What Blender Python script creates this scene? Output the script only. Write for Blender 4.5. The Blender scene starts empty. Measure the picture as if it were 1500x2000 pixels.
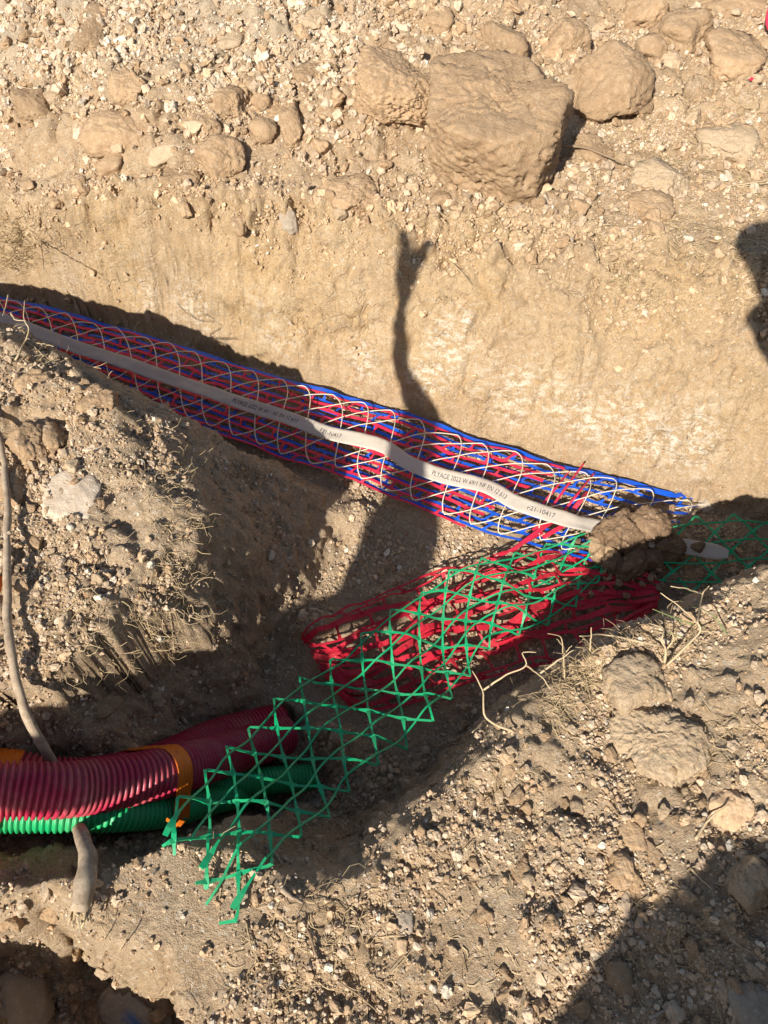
import bpy, bmesh, math, random
import numpy as np
from mathutils import Vector, Matrix, Euler

# ------------------------------------------------------------------ camera, sky, sun, exposure
SC = bpy.context.scene
COL = SC.collection
CAM_H = 1.6
PITCH = math.radians(55.0)
FPX = 1504.0                      # focal length in pixels of the 1500 x 2000 photograph
SUN_AZ = math.radians(27.0)       # sun behind the camera, over the left shoulder
SUN_EL = math.radians(38.0)

cam_d = bpy.data.cameras.new('camera')
cam = bpy.data.objects.new('camera', cam_d); COL.objects.link(cam)
cam.location = (0, 0, CAM_H)
cam.rotation_euler = (math.pi / 2 - PITCH, 0, 0)
cam_d.sensor_fit = 'VERTICAL'
cam_d.sensor_height = 36.0
cam_d.lens = FPX / 2000.0 * 36.0
cam_d.clip_start = 0.02; cam_d.clip_end = 500
SC.camera = cam

SUN_DIR = Vector((-math.sin(SUN_AZ) * math.cos(SUN_EL), -math.cos(SUN_AZ) * math.cos(SUN_EL), math.sin(SUN_EL)))
world = bpy.data.worlds.new('World'); SC.world = world
world.use_nodes = True
wn = world.node_tree.nodes; wl = world.node_tree.links
for n in list(wn): wn.remove(n)
wo = wn.new('ShaderNodeOutputWorld'); wb = wn.new('ShaderNodeBackground'); ws = wn.new('ShaderNodeTexSky')
ws.sky_type = 'NISHITA'; ws.sun_disc = False
ws.sun_elevation = SUN_EL
ws.sun_rotation = math.atan2(SUN_DIR.x, SUN_DIR.y)
wb.inputs['Strength'].default_value = 0.07
wl.new(ws.outputs[0], wb.inputs['Color']); wl.new(wb.outputs[0], wo.inputs['Surface'])
sun_d = bpy.data.lights.new('sun', 'SUN'); sun = bpy.data.objects.new('sun', sun_d); COL.objects.link(sun)
sun_d.energy = 4.6; sun_d.angle = math.radians(0.53); sun_d.color = (1.0, 0.95, 0.875)
sun.rotation_euler = SUN_DIR.to_track_quat('Z', 'Y').to_euler()
sun.location = (-3, -5, 6)
SC.view_settings.view_transform = 'Standard'
SC.view_settings.look = 'None'
SC.view_settings.exposure = 0.74
SC.view_settings.gamma = 1.0
SC.view_settings.use_curve_mapping = False

rng = np.random.default_rng(7)
random.seed(7)

# ------------------------------------------------------------------ picture <-> place
CP, SP = math.cos(PITCH), math.sin(PITCH)
CAM = np.array([0, 0, CAM_H])
def ray(u, v):
    k = (1000 - v) / FPX
    return np.array([(u - 750) / FPX, CP + k * SP, -SP + k * CP])
def P(u, v, z):
    d = ray(u, v)
    return CAM + d * ((z - CAM_H) / d[2])
def project(p):
    q = np.asarray(p, float) - CAM
    dep = q[..., 1] * CP - q[..., 2] * SP
    up = q[..., 1] * SP + q[..., 2] * CP
    return 750 + q[..., 0] / dep * FPX, 1000 - up / dep * FPX, dep

# ------------------------------------------------------------------ noise
_perm = rng.permutation(512); _perm = np.concatenate([_perm, _perm, _perm])
_g3 = rng.normal(size=(512, 3)); _g3 /= np.linalg.norm(_g3, axis=1)[:, None]
def _h(i, j, k):
    return _perm[(_perm[(_perm[i & 511] + j) & 511] + k) & 511]
def pn(x, y, z=0.0):
    x = np.asarray(x, float); y = np.asarray(y, float); z = np.broadcast_to(np.asarray(z, float), x.shape)
    xi = np.floor(x).astype(np.int64); yi = np.floor(y).astype(np.int64); zi = np.floor(z).astype(np.int64)
    xf, yf, zf = x - xi, y - yi, z - zi
    f = lambda t: t * t * t * (t * (t * 6 - 15) + 10)
    u, v, w = f(xf), f(yf), f(zf)
    r = 0
    for a in (0, 1):
        wa = u if a else 1 - u
        for b in (0, 1):
            wb_ = v if b else 1 - v
            for c in (0, 1):
                wc = w if c else 1 - w
                g = _g3[_h(xi + a, yi + b, zi + c)]
                r = r + wa * wb_ * wc * (g[..., 0] * (xf - a) + g[..., 1] * (yf - b) + g[..., 2] * (zf - c))
    return r * 1.5
def fbm(x, y, z=0.0, octv=4, gain=0.5, lac=2.03):
    s = 0; a = 1.0; fr = 1.0
    for o in range(octv):
        s = s + a * pn(np.asarray(x) * fr + o * 17.3, np.asarray(y) * fr - o * 9.1, np.asarray(z) * fr + o * 3.7)
        a *= gain; fr *= lac
    return s
def worley(x, y, seed=0, power=None):
    xi = np.floor(x).astype(np.int64); yi = np.floor(y).astype(np.int64)
    f1 = np.full(x.shape, 9.0); f2 = np.full(x.shape, 9.0); idv = np.zeros(x.shape)
    for a in (-1, 0, 1):
        for b in (-1, 0, 1):
            hh = _h(xi + a, yi + b, np.full(xi.shape, seed, dtype=np.int64))
            jx = (hh % 97) / 97.0; jy = ((hh * 7 + 31) % 89) / 89.0
            d = np.sqrt((xi + a + jx - x) ** 2 + (yi + b + jy - y) ** 2)
            n = d < f1
            f2 = np.where(n, f1, np.minimum(f2, d))
            idv = np.where(n, (hh % 101) / 101.0, idv)
            f1 = np.where(n, d, f1)
    return f1, f2, idv
def sstep(a, b, x):
    t = np.clip((x - a) / (b - a), 0, 1)
    return t * t * (3 - 2 * t)

# ------------------------------------------------------------------ helpers for objects
def tag(o, label=None, cat=None, group=None, kind=None):
    if label: o['label'] = label
    if cat: o['category'] = cat
    if group: o['group'] = group
    if kind: o['kind'] = kind
    return o
def empty(name, loc=(0, 0, 0)):
    o = bpy.data.objects.new(name, None); COL.objects.link(o); o.location = loc
    o.empty_display_size = 0.05
    return o
def mesh_obj(name, verts, faces, mat, parent=None, smooth=False):
    me = bpy.data.meshes.new(name)
    me.from_pydata([tuple(map(float, v)) for v in verts], [], [tuple(map(int, f)) for f in faces])
    if mat: me.materials.append(mat)
    if smooth: me.polygons.foreach_set('use_smooth', [True] * len(me.polygons))
    o = bpy.data.objects.new(name, me); COL.objects.link(o)
    if parent is not None:
        o.parent = parent
        o.matrix_parent_inverse = Matrix.Translation(parent.location).inverted()
    return o
class MB:
    def __init__(s): s.v = []; s.f = []
    def tube(s, pts, rad, n=6, cap=True):
        pts = [np.asarray(p, float) for p in pts]
        m = len(pts)
        rad = [rad] * m if np.isscalar(rad) else list(rad)
        base = len(s.v)
        t0 = pts[1] - pts[0]
        ref = np.array([0, 0, 1.0])
        if abs(t0[2]) > 0.9 * np.linalg.norm(t0): ref = np.array([1.0, 0, 0])
        nrm = np.cross(t0, ref); nrm /= np.linalg.norm(nrm) + 1e-12
        for i in range(m):
            t = pts[min(i + 1, m - 1)] - pts[max(i - 1, 0)]
            t = t / (np.linalg.norm(t) + 1e-12)
            nrm = nrm - t * np.dot(nrm, t); nrm /= np.linalg.norm(nrm) + 1e-12
            b = np.cross(t, nrm)
            for k in range(n):
                a = 2 * math.pi * k / n
                s.v.append(pts[i] + rad[i] * (math.cos(a) * nrm + math.sin(a) * b))
        for i in range(m - 1):
            for k in range(n):
                a = base + i * n + k; b2 = base + i * n + (k + 1) % n
                s.f.append((a, b2, b2 + n, a + n))
        if cap:
            s.f.append(tuple(base + k for k in range(n))[::-1])
            s.f.append(tuple(base + (m - 1) * n + k for k in range(n)))
    def ribbon(s, pts, side, w, th=0.0012):
        """flat strap with real thickness; side = width direction per point (or one vector)"""
        pts = [np.asarray(p, float) for p in pts]; m = len(pts)
        w = [w] * m if np.isscalar(w) else list(w)
        base = len(s.v)
        for i in range(m):
            t = pts[min(i + 1, m - 1)] - pts[max(i - 1, 0)]
            sd = np.asarray(side[i] if np.ndim(side) == 2 else side, float)
            sd = sd - t * np.dot(sd, t) / (np.dot(t, t) + 1e-12)
            sd /= np.linalg.norm(sd) + 1e-12
            nn = np.cross(t, sd); nn /= np.linalg.norm(nn) + 1e-12
            for a, b in ((-1, -1), (1, -1), (1, 1), (-1, 1)):
                s.v.append(pts[i] + sd * a * w[i] / 2 + nn * b * th / 2)
        for i in range(m - 1):
            for k in range(4):
                a = base + i * 4 + k; b2 = base + i * 4 + (k + 1) % 4
                s.f.append((a, b2, b2 + 4, a + 4))
        s.f.append((base + 3, base + 2, base + 1, base))
        e = base + (m - 1) * 4
        s.f.append((e, e + 1, e + 2, e + 3))
    def build(s, name, mat, parent=None, smooth=False):
        return mesh_obj(name, s.v, s.f, mat, parent, smooth)
def spline(pts, n):
    """Catmull-Rom through pts, n samples"""
    pts = np.asarray(pts, float)
    d = np.concatenate([[0], np.cumsum(np.linalg.norm(np.diff(pts, axis=0), axis=1))])
    q = np.vstack([2 * pts[0] - pts[1], pts, 2 * pts[-1] - pts[-2]])
    out = []
    for s in np.linspace(0, d[-1], n):
        i = min(max(np.searchsorted(d, s, side='right') - 1, 0), len(pts) - 2)
        t = (s - d[i]) / max(d[i + 1] - d[i], 1e-9)
        p0, p1, p2, p3 = q[i], q[i + 1], q[i + 2], q[i + 3]
        out.append(0.5 * (2 * p1 + (p2 - p0) * t + (2 * p0 - 5 * p1 + 4 * p2 - p3) * t * t + (3 * p1 - p0 - 3 * p2 + p3) * t ** 3))
    return np.array(out)

# ------------------------------------------------------------------ materials
def new_mat(name):
    m = bpy.data.materials.new(name); m.use_nodes = True
    nt = m.node_tree
    for n in list(nt.nodes): nt.nodes.remove(n)
    out = nt.nodes.new('ShaderNodeOutputMaterial')
    b = nt.nodes.new('ShaderNodeBsdfPrincipled')
    nt.links.new(b.outputs[0], out.inputs['Surface'])
    return m, nt, b, out
def N(nt, typ, **kw):
    n = nt.nodes.new(typ)
    for k, v in kw.items():
        if k.startswith('i_'):
            n.inputs[k[2:].replace('_', ' ')].default_value = v
        else:
            setattr(n, k, v)
    return n
def mixc(nt, fac, a, b, blend='MIX'):
    m = nt.nodes.new('ShaderNodeMix'); m.data_type = 'RGBA'; m.blend_type = blend
    for s, val in ((m.inputs[0], fac), (m.inputs[6], a), (m.inputs[7], b)):
        if isinstance(val, (int, float)): s.default_value = val
        elif isinstance(val, tuple): s.default_value = val if len(val) == 4 else (*val, 1)
        else: nt.links.new(val, s)
    return m.outputs[2]
def ramp(nt, src, stops):
    r = nt.nodes.new('ShaderNodeValToRGB')
    el = r.color_ramp.elements
    while len(el) < len(stops): el.new(0.5)
    for e, (p, c) in zip(el, stops):
        e.position = p; e.color = (c, c, c, 1) if np.isscalar(c) else (*c, 1)
    nt.links.new(src, r.inputs[0])
    return r.outputs[0]
def noise(nt, scale, detail=4, rough=0.55, vec=None, dist=0.0):
    n = nt.nodes.new('ShaderNodeTexNoise')
    n.inputs['Scale'].default_value = scale; n.inputs['Detail'].default_value = detail
    n.inputs['Roughness'].default_value = rough; n.inputs['Distortion'].default_value = dist
    if vec is not None: nt.links.new(vec, n.inputs['Vector'])
    return n.outputs[0]

TAN_A = (0.48, 0.33, 0.19); TAN_B = (0.385, 0.25, 0.14); TAN_C = (0.57, 0.43, 0.28)
GREY_A = (0.50, 0.40, 0.285); GREY_B = (0.40, 0.305, 0.205); CHALK = (0.82, 0.74, 0.6)

def soil_material():
    m, nt, b, out = new_mat('soil')
    tc = N(nt, 'ShaderNodeTexCoord').outputs['Object']
    at = N(nt, 'ShaderNodeAttribute'); at.attribute_name = 'soil'
    sep = N(nt, 'ShaderNodeSeparateColor'); nt.links.new(at.outputs['Color'], sep.inputs[0])
    big = noise(nt, 3.5, 5, 0.6, tc); med = noise(nt, 22, 5, 0.65, tc); fine = noise(nt, 190, 4, 0.7, tc)
    c1 = mixc(nt, ramp(nt, big, [(0.3, 0.0), (0.7, 1.0)]), TAN_A, TAN_B)
    c1 = mixc(nt, ramp(nt, med, [(0.45, 0.0), (0.75, 0.75)]), c1, TAN_C)
    g1 = mixc(nt, ramp(nt, med, [(0.3, 0.0), (0.7, 1.0)]), GREY_A, GREY_B)
    col = mixc(nt, sep.outputs[0], c1, g1)
    # ochre clay of the cut faces
    och = mixc(nt, ramp(nt, noise(nt, 9, 4, 0.6, tc), [(0.4, 0.0), (0.65, 1.0)]), (0.54, 0.375, 0.20), (0.47, 0.305, 0.145))
    col = mixc(nt, sep.outputs[1], col, och)
    # chalky scrape marks left by the bucket, dragged along the face
    mp = N(nt, 'ShaderNodeMapping'); nt.links.new(tc, mp.inputs['Vector'])
    mp.inputs['Rotation'].default_value = (0.4, 0.25, math.radians(24)); mp.inputs['Scale'].default_value = (11, 20, 26)
    st = ramp(nt, noise(nt, 2.2, 6, 0.7, mp.outputs[0], 0.4), [(0.47, 0.0), (0.6, 1.0)])
    mul = N(nt, 'ShaderNodeMath', operation='MULTIPLY'); nt.links.new(st, mul.inputs[0]); nt.links.new(sep.outputs[2], mul.inputs[1])
    col = mixc(nt, mul.outputs[0], col, CHALK)
    # pale and dark grains
    vo = N(nt, 'ShaderNodeTexVoronoi'); vo.inputs['Scale'].default_value = 150; nt.links.new(tc, vo.inputs['Vector'])
    sv = N(nt, 'ShaderNodeSeparateColor'); nt.links.new(vo.outputs['Color'], sv.inputs[0])
    col = mixc(nt, ramp(nt, sv.outputs[0], [(0.9, 0.0), (0.97, 0.6)]), col, (0.62, 0.54, 0.42))
    col = mixc(nt, ramp(nt, sv.outputs[1], [(0.85, 0.0), (1.0, 0.5)]), col, (0.2, 0.13, 0.075))
    col = mixc(nt, ramp(nt, noise(nt, 7, 6, 0.7, tc, 1.0), [(0.35, 0.0), (0.75, 0.55)]), col, (0.58, 0.44, 0.28))
    col = mixc(nt, ramp(nt, noise(nt, 13, 6, 0.75, tc, 0.6), [(0.55, 0.0), (0.8, 0.6)]), col, (0.3, 0.19, 0.1))
    dk = ramp(nt, fine, [(0.3, 0.72), (0.6, 1.12)])
    col = mixc(nt, 1.0, col, dk, 'MULTIPLY')
    nt.links.new(col, b.inputs['Base Color'])
    b.inputs['Roughness'].default_value = 0.95
    b.inputs['Specular IOR Level'].default_value = 0.12
    add = N(nt, 'ShaderNodeMath', operation='ADD'); nt.links.new(noise(nt, 420, 3, 0.7, tc), add.inputs[0])
    m2 = N(nt, 'ShaderNodeMath', operation='MULTIPLY'); nt.links.new(noise(nt, 110, 5, 0.75, tc), m2.inputs[0]); m2.inputs[1].default_value = 2.6
    nt.links.new(m2.outputs[0], add.inputs[1])
    dv = N(nt, 'ShaderNodeVectorMath', operation='ADD'); nt.links.new(tc, dv.inputs[0])
    nz = N(nt, 'ShaderNodeTexNoise'); nz.inputs['Scale'].default_value = 14; nz.inputs['Detail'].default_value = 4; nt.links.new(tc, nz.inputs['Vector'])
    sc = N(nt, 'ShaderNodeVectorMath', operation='SCALE'); sc.inputs[3].default_value = 0.14; nt.links.new(nz.outputs['Color'], sc.inputs[0]); nt.links.new(sc.outputs[0], dv.inputs[1])
    ck = N(nt, 'ShaderNodeTexVoronoi', feature='DISTANCE_TO_EDGE'); ck.inputs['Scale'].default_value = 11; nt.links.new(dv.outputs[0], ck.inputs['Vector'])
    gate = ramp(nt, noise(nt, 6, 3, 0.6, tc), [(0.5, 0.0), (0.62, 1.0)])
    cw = ramp(nt, ck.outputs['Distance'], [(0.0, 1.0), (0.06, 0.0)])
    cm = N(nt, 'ShaderNodeMath', operation='MULTIPLY'); nt.links.new(cw, cm.inputs[0]); nt.links.new(gate, cm.inputs[1])
    c5 = N(nt, 'ShaderNodeMath', operation='MULTIPLY_ADD'); nt.links.new(cm.outputs[0], c5.inputs[0]); c5.inputs[1].default_value = -1.2; nt.links.new(add.outputs[0], c5.inputs[2])
    bp = N(nt, 'ShaderNodeBump'); bp.inputs['Strength'].default_value = 0.9; bp.inputs['Distance'].default_value = 0.0045
    nt.links.new(c5.outputs[0], bp.inputs['Height']); nt.links.new(bp.outputs[0], b.inputs['Normal'])
    return m

def clod_material(name, ca, cb, cc, rough_scale=1.0, spec=0.12, stain=None):
    m, nt, b, out = new_mat(name)
    tc = N(nt, 'ShaderNodeTexCoord').outputs['Object']
    oi = N(nt, 'ShaderNodeObjectInfo')
    ad = N(nt, 'ShaderNodeVectorMath', operation='ADD'); nt.links.new(tc, ad.inputs[0])
    sc = N(nt, 'ShaderNodeVectorMath', operation='SCALE'); sc.inputs[0].default_value = (7, 3, 5); nt.links.new(oi.outputs['Random'], sc.inputs[3])
    nt.links.new(sc.outputs[0], ad.inputs[1]); v = ad.outputs[0]
    c = mixc(nt, ramp(nt, noise(nt, 12, 5, 0.6, v), [(0.35, 0.0), (0.65, 1.0)]), ca, cb)
    c = mixc(nt, ramp(nt, noise(nt, 45, 5, 0.7, v), [(0.5, 0.0), (0.72, 0.8)]), c, cc)
    tint = ramp(nt, oi.outputs['Random'], [(0.0, 0.84), (1.0, 1.12)])
    c = mixc(nt, 1.0, c, tint, 'MULTIPLY')
    vo = N(nt, 'ShaderNodeTexVoronoi'); vo.inputs['Scale'].default_value = 210; nt.links.new(v, vo.inputs['Vector'])
    sv = N(nt, 'ShaderNodeSeparateColor'); nt.links.new(vo.outputs['Color'], sv.inputs[0])
    c = mixc(nt, ramp(nt, sv.outputs[0], [(0.955, 0.0), (0.99, 0.4)]), c, (0.6, 0.5, 0.36))
    c = mixc(nt, ramp(nt, noise(nt, 210, 4, 0.7, v), [(0.25, 0.3), (0.5, 0.0)]), c, (0.2, 0.13, 0.075))
    if stain:
        g = N(nt, 'ShaderNodeTexGradient', gradient_type='SPHERICAL')
        mp = N(nt, 'ShaderNodeMapping'); nt.links.new(tc, mp.inputs['Vector'])
        mp.inputs['Location'].default_value = stain[1]; mp.inputs['Scale'].default_value = stain[2]
        nt.links.new(mp.outputs[0], g.inputs[0])
        sm = N(nt, 'ShaderNodeMath', operation='MULTIPLY'); nt.links.new(ramp(nt, g.outputs['Fac'], [(0.1, 0.0), (0.5, 1.0)]), sm.inputs[0])
        nt.links.new(ramp(nt, noise(nt, 40, 4, 0.6, v), [(0.35, 0.2), (0.6, 1.0)]), sm.inputs[1])
        c = mixc(nt, sm.outputs[0], c, stain[0])
    nt.links.new(c, b.inputs['Base Color'])
    b.inputs['Roughness'].default_value = 0.93; b.inputs['Specular IOR Level'].default_value = spec
    bp = N(nt, 'ShaderNodeBump'); bp.inputs['Strength'].default_value = 0.8 * rough_scale; bp.inputs['Distance'].default_value = 0.004
    m2 = N(nt, 'ShaderNodeMath', operation='MULTIPLY'); nt.links.new(noise(nt, 90, 6, 0.75, v), m2.inputs[0]); m2.inputs[1].default_value = 2.4
    vv = N(nt, 'ShaderNodeTexVoronoi'); vv.inputs['Scale'].default_value = 170; nt.links.new(v, vv.inputs['Vector'])
    m3 = N(nt, 'ShaderNodeMath', operation='MULTIPLY'); nt.links.new(vv.outputs['Distance'], m3.inputs[0]); m3.inputs[1].default_value = -0.4 * rough_scale
    m4 = N(nt, 'ShaderNodeMath', operation='ADD'); nt.links.new(m2.outputs[0], m4.inputs[0]); nt.links.new(m3.outputs[0], m4.inputs[1])
    nt.links.new(m4.outputs[0], bp.inputs['Height']); nt.links.new(bp.outputs[0], b.inputs['Normal'])
    return m

def grain_material():
    m, nt, b, out = new_mat('grain')
    at = N(nt, 'ShaderNodeAttribute'); at.attribute_type = 'INSTANCER'; at.attribute_name = 'tint'
    tc = N(nt, 'ShaderNodeTexCoord').outputs['Object']
    n = ramp(nt, noise(nt, 2.5, 4, 0.65, tc), [(0.25, 0.72), (0.7, 1.15)])
    c = mixc(nt, 1.0, at.outputs['Color'], n, 'MULTIPLY')
    nt.links.new(c, b.inputs['Base Color'])
    b.inputs['Roughness'].default_value = 0.95; b.inputs['Specular IOR Level'].default_value = 0.12
    return m

def plastic(name, col, rough=0.38, trans=0.0, dust=0.25, spec=0.5, alpha=1.0):
    m, nt, b, out = new_mat(name)
    tc = N(nt, 'ShaderNodeTexCoord').outputs['Object']
    nz = noise(nt, 14, 5, 0.7, tc)
    c = mixc(nt, ramp(nt, nz, [(0.45, 0.0), (0.8, dust)]), col, (0.42, 0.31, 0.2))
    nt.links.new(c, b.inputs['Base Color'])
    b.inputs['Roughness'].default_value = rough; b.inputs['Specular IOR Level'].default_value = spec
    rr = ramp(nt, noise(nt, 60, 3, 0.6, tc), [(0.3, rough), (0.7, min(1, rough + 0.3))])
    nt.links.new(rr, b.inputs['Roughness'])
    sh = b.outputs[0]
    if trans:
        t = N(nt, 'ShaderNodeBsdfTranslucent'); nt.links.new(c, t.inputs['Color'])
        mx = N(nt, 'ShaderNodeMixShader'); mx.inputs[0].default_value = trans
        nt.links.new(sh, mx.inputs[1]); nt.links.new(t.outputs[0], mx.inputs[2]); sh = mx.outputs[0]
    if alpha < 1:
        t = N(nt, 'ShaderNodeBsdfTransparent')
        mx = N(nt, 'ShaderNodeMixShader'); mx.inputs[0].default_value = alpha
        nt.links.new(t.outputs[0], mx.inputs[1]); nt.links.new(sh, mx.inputs[2]); sh = mx.outputs[0]
    nt.links.new(sh, out.inputs['Surface'])
    return m
def woody(name, ca, cb, scale=30, spec=0.15):
    m, nt, b, out = new_mat(name)
    tc = N(nt, 'ShaderNodeTexCoord').outputs['Object']
    c = mixc(nt, ramp(nt, noise(nt, scale, 5, 0.65, tc, 0.5), [(0.3, 0.0), (0.7, 1.0)]), ca, cb)
    nt.links.new(c, b.inputs['Base Color'])
    b.inputs['Roughness'].default_value = 0.8; b.inputs['Specular IOR Level'].default_value = spec
    bp = N(nt, 'ShaderNodeBump'); bp.inputs['Strength'].default_value = 0.5; bp.inputs['Distance'].default_value = 0.002
    nt.links.new(noise(nt, scale * 5, 4, 0.7, tc), bp.inputs['Height']); nt.links.new(bp.outputs[0], b.inputs['Normal'])
    return m

M = {}
M['soil'] = soil_material()
M['clod'] = clod_material('clod_earth', (0.44, 0.295, 0.168), (0.355, 0.232, 0.13), (0.53, 0.385, 0.245))
M['clod_pale'] = clod_material('clod_pale_earth', (0.52, 0.385, 0.245), (0.46, 0.33, 0.2), (0.6, 0.47, 0.32))
M['clod_dark'] = clod_material('clod_moist_earth', (0.24, 0.155, 0.09), (0.16, 0.1, 0.06), (0.38, 0.26, 0.155))
M['stone'] = clod_material('stone_pale', (0.6, 0.48, 0.35), (0.52, 0.4, 0.28), (0.7, 0.6, 0.46), 0.6, 0.3)
M['stone_grey'] = clod_material('stone_grey', (0.42, 0.34, 0.25), (0.34, 0.27, 0.19), (0.48, 0.4, 0.31), 0.6, 0.3)
M['stone_tan'] = clod_material('stone_tan', (0.55, 0.38, 0.23), (0.5, 0.33, 0.19), (0.6, 0.44, 0.29), 0.35, 0.3)
M['stone_blue'] = clod_material('stone_blue_marked', (0.40, 0.33, 0.25), (0.33, 0.26, 0.19), (0.46, 0.39, 0.3), 0.6, 0.3,
                                stain=((0.08, 0.2, 0.45), (0.0, 0.3, -0.3), (26, 15, 8)))
M['grain'] = grain_material()
M['green'] = plastic('green_plastic', (0.004, 0.40, 0.15), 0.35, 0.15, 0.18)
M['green_pipe'] = plastic('green_pipe_plastic', (0.005, 0.33, 0.10), 0.33, 0.0, 0.12)
M['red'] = plastic('red_plastic', (0.70, 0.018, 0.05), 0.42, 0.38, 0.22)
M['red_pipe'] = plastic('red_pipe_plastic', (0.36, 0.012, 0.045), 0.34, 0.0, 0.32)
M['blue'] = plastic('blue_plastic', (0.005, 0.10, 0.62), 0.3, 0.15, 0.10)
M['cream'] = plastic('cream_plastic', (0.78, 0.68, 0.5), 0.45, 0.1, 0.08)
M['tape'] = plastic('white_tape_plastic', (0.72, 0.65, 0.54), 0.38, 0.35, 0.35, 0.5, 0.82)
M['orange'] = plastic('orange_tape_plastic', (0.8, 0.19, 0.01), 0.38, 0.2, 0.1)
M['pinkred'] = plastic('pink_red_plastic', (0.72, 0.025, 0.075), 0.4, 0.2, 0.1)
M['ink'] = plastic('black_ink', (0.03, 0.028, 0.03), 0.6, 0.0, 0.0)
M['stick'] = woody('stick_bark', (0.46, 0.36, 0.25), (0.24, 0.17, 0.11), 45)
M['straw'] = woody('dry_straw', (0.50, 0.38, 0.22), (0.36, 0.26, 0.14), 12)
M['twig'] = woody('dry_twig', (0.55, 0.43, 0.26), (0.42, 0.31, 0.18), 20)
M['root'] = woody('dark_root', (0.22, 0.15, 0.09), (0.30, 0.21, 0.13), 20)
M['stem_green'] = woody('green_stem', (0.14, 0.2, 0.07), (0.22, 0.25, 0.1), 20)

# ------------------------------------------------------------------ pipe runs (used to bed the ground under them)
def D(u, v, t): return CAM + ray(u, v) * t
PIPES = {
 'red_front':  dict(R=0.057, pts=[D(-420, 1600, 1.46), D(-150, 1560, 1.50), D(0, 1545, 1.53), D(150, 1540, 1.60), D(325, 1508, 1.76), D(444, 1472, 2.00), D(552, 1436, 2.18)]),
 'red_back':   dict(R=0.057, pts=[D(-420, 1540, 1.62), D(-150, 1514, 1.67), D(0, 1516, 1.68), D(150, 1530, 1.73), D(300, 1500, 1.88), D(430, 1442, 2.12), D(545, 1412, 2.26)]),
 'green_upper': dict(R=0.036, pts=[D(-420, 1590, 1.68), D(-150, 1565, 1.73), D(0, 1560, 1.76), D(200, 1565, 1.82), D(360, 1545, 1.93), D(480, 1528, 2.05), D(606, 1518, 2.16)]),
 'green_lower': dict(R=0.036, pts=[D(-420, 1628, 1.50), D(-150, 1596, 1.55), D(0, 1592, 1.585), D(200, 1592, 1.65), D(330, 1584, 1.77), D(400, 1566, 1.91), D(470, 1549, 2.06), D(520, 1538, 2.2)]),
}
for k_ in PIPES: PIPES[k_]['c'] = spline(PIPES[k_]['pts'], 90)

# ------------------------------------------------------------------ the ground: banks, main trench, branch trench, pit
ZF = -0.62
def pxpoly(lst, z): return np.array([P(u, v, z)[:2] for u, v in lst])
FLOOR = pxpoly([(-350, 480), (0, 574), (200, 630), (400, 692), (550, 738), (700, 784), (840, 830), (1000, 882), (1200, 945), (1350, 985), (1500, 1020), (1900, 1110),
                (1900, 1270), (1500, 1185), (1380, 1205), (1250, 1245), (1100, 1300), (1000, 1350), (930, 1405), (860, 1480), (770, 1560), (690, 1600), (610, 1590),
                (560, 1530), (520, 1470), (500, 1400), (520, 1310), (580, 1215), (640, 1110), (690, 1030), (690, 965), (600, 925), (500, 890), (390, 845), (250, 790), (0, 710), (-350, 600)], ZF)
LIP = np.array([P(u, v, z)[:2] for u, v, z in [(-350, 385, -.40), (-150, 412, -.36), (0, 435, -.30), (100, 440, -.24), (200, 420, -.16), (400, 385, -.02), (600, 365, 0), (800, 390, 0), (1000, 410, 0), (1200, 455, 0), (1500, 500, 0), (1900, 580, 0),
              (1900, 1190, 0), (1500, 1115, 0), (1440, 1150, 0), (1330, 1195, 0), (1230, 1250, 0), (1130, 1300, 0), (1020, 1400, 0), (920, 1510, 0), (820, 1610, 0), (740, 1690, 0), (640, 1735, 0), (540, 1705, 0),
              (440, 1665, 0), (330, 1640, 0), (290, 1605, 0), (300, 1510, 0), (355, 1435, 0), (385, 1385, 0), (350, 1320, 0), (290, 1230, 0), (325, 1150, 0), (375, 1070, 0), (395, 985, 0), (355, 930, 0), (320, 885, 0), (300, 820, 0), (210, 755, 0), (80, 676, 0), (-20, 615, 0), (-350, 560, -.05)]])
_T = (P(0, 574, ZF) - P(1350, 985, ZF))[:2]; _T /= np.linalg.norm(_T)
LIP = np.vstack([LIP[0] + _T * 1.5, LIP, LIP[-1] + _T * 1.5])
FLOOR = np.vstack([FLOOR[0] + _T * 1.4, FLOOR, FLOOR[-1] + _T * 1.4])
PIT = pxpoly([(-200, 1790), (0, 1765), (60, 1728), (110, 1745), (160, 1785), (230, 1832), (295, 1862), (325, 1856), (335, 1920), (370, 2000), (400, 2100), (380, 2400), (-300, 2500)], 0.0)

FA = P(0, 574, ZF)[:2] - np.array([0.06, 0.15]); FB = P(1350, 985, ZF)[:2] - np.array([0.06, 0.15])

def poly_dist(X, Y, poly):
    """distance to outline and inside mask"""
    d = np.full(X.shape, 1e9); ins = np.zeros(X.shape, bool)
    n = len(poly)
    for i in range(n):
        ax, ay = poly[i]; bx, by = poly[(i + 1) % n]
        ex, ey = bx - ax, by - ay
        t = np.clip(((X - ax) * ex + (Y - ay) * ey) / (ex * ex + ey * ey), 0, 1)
        d = np.minimum(d, np.hypot(X - ax - t * ex, Y - ay - t * ey))
        c = ((ay > Y) != (by > Y)) & (X < (bx - ax) * (Y - ay) / (by - ay + 1e-12) + ax)
        ins ^= c
    return d, ins

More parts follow.
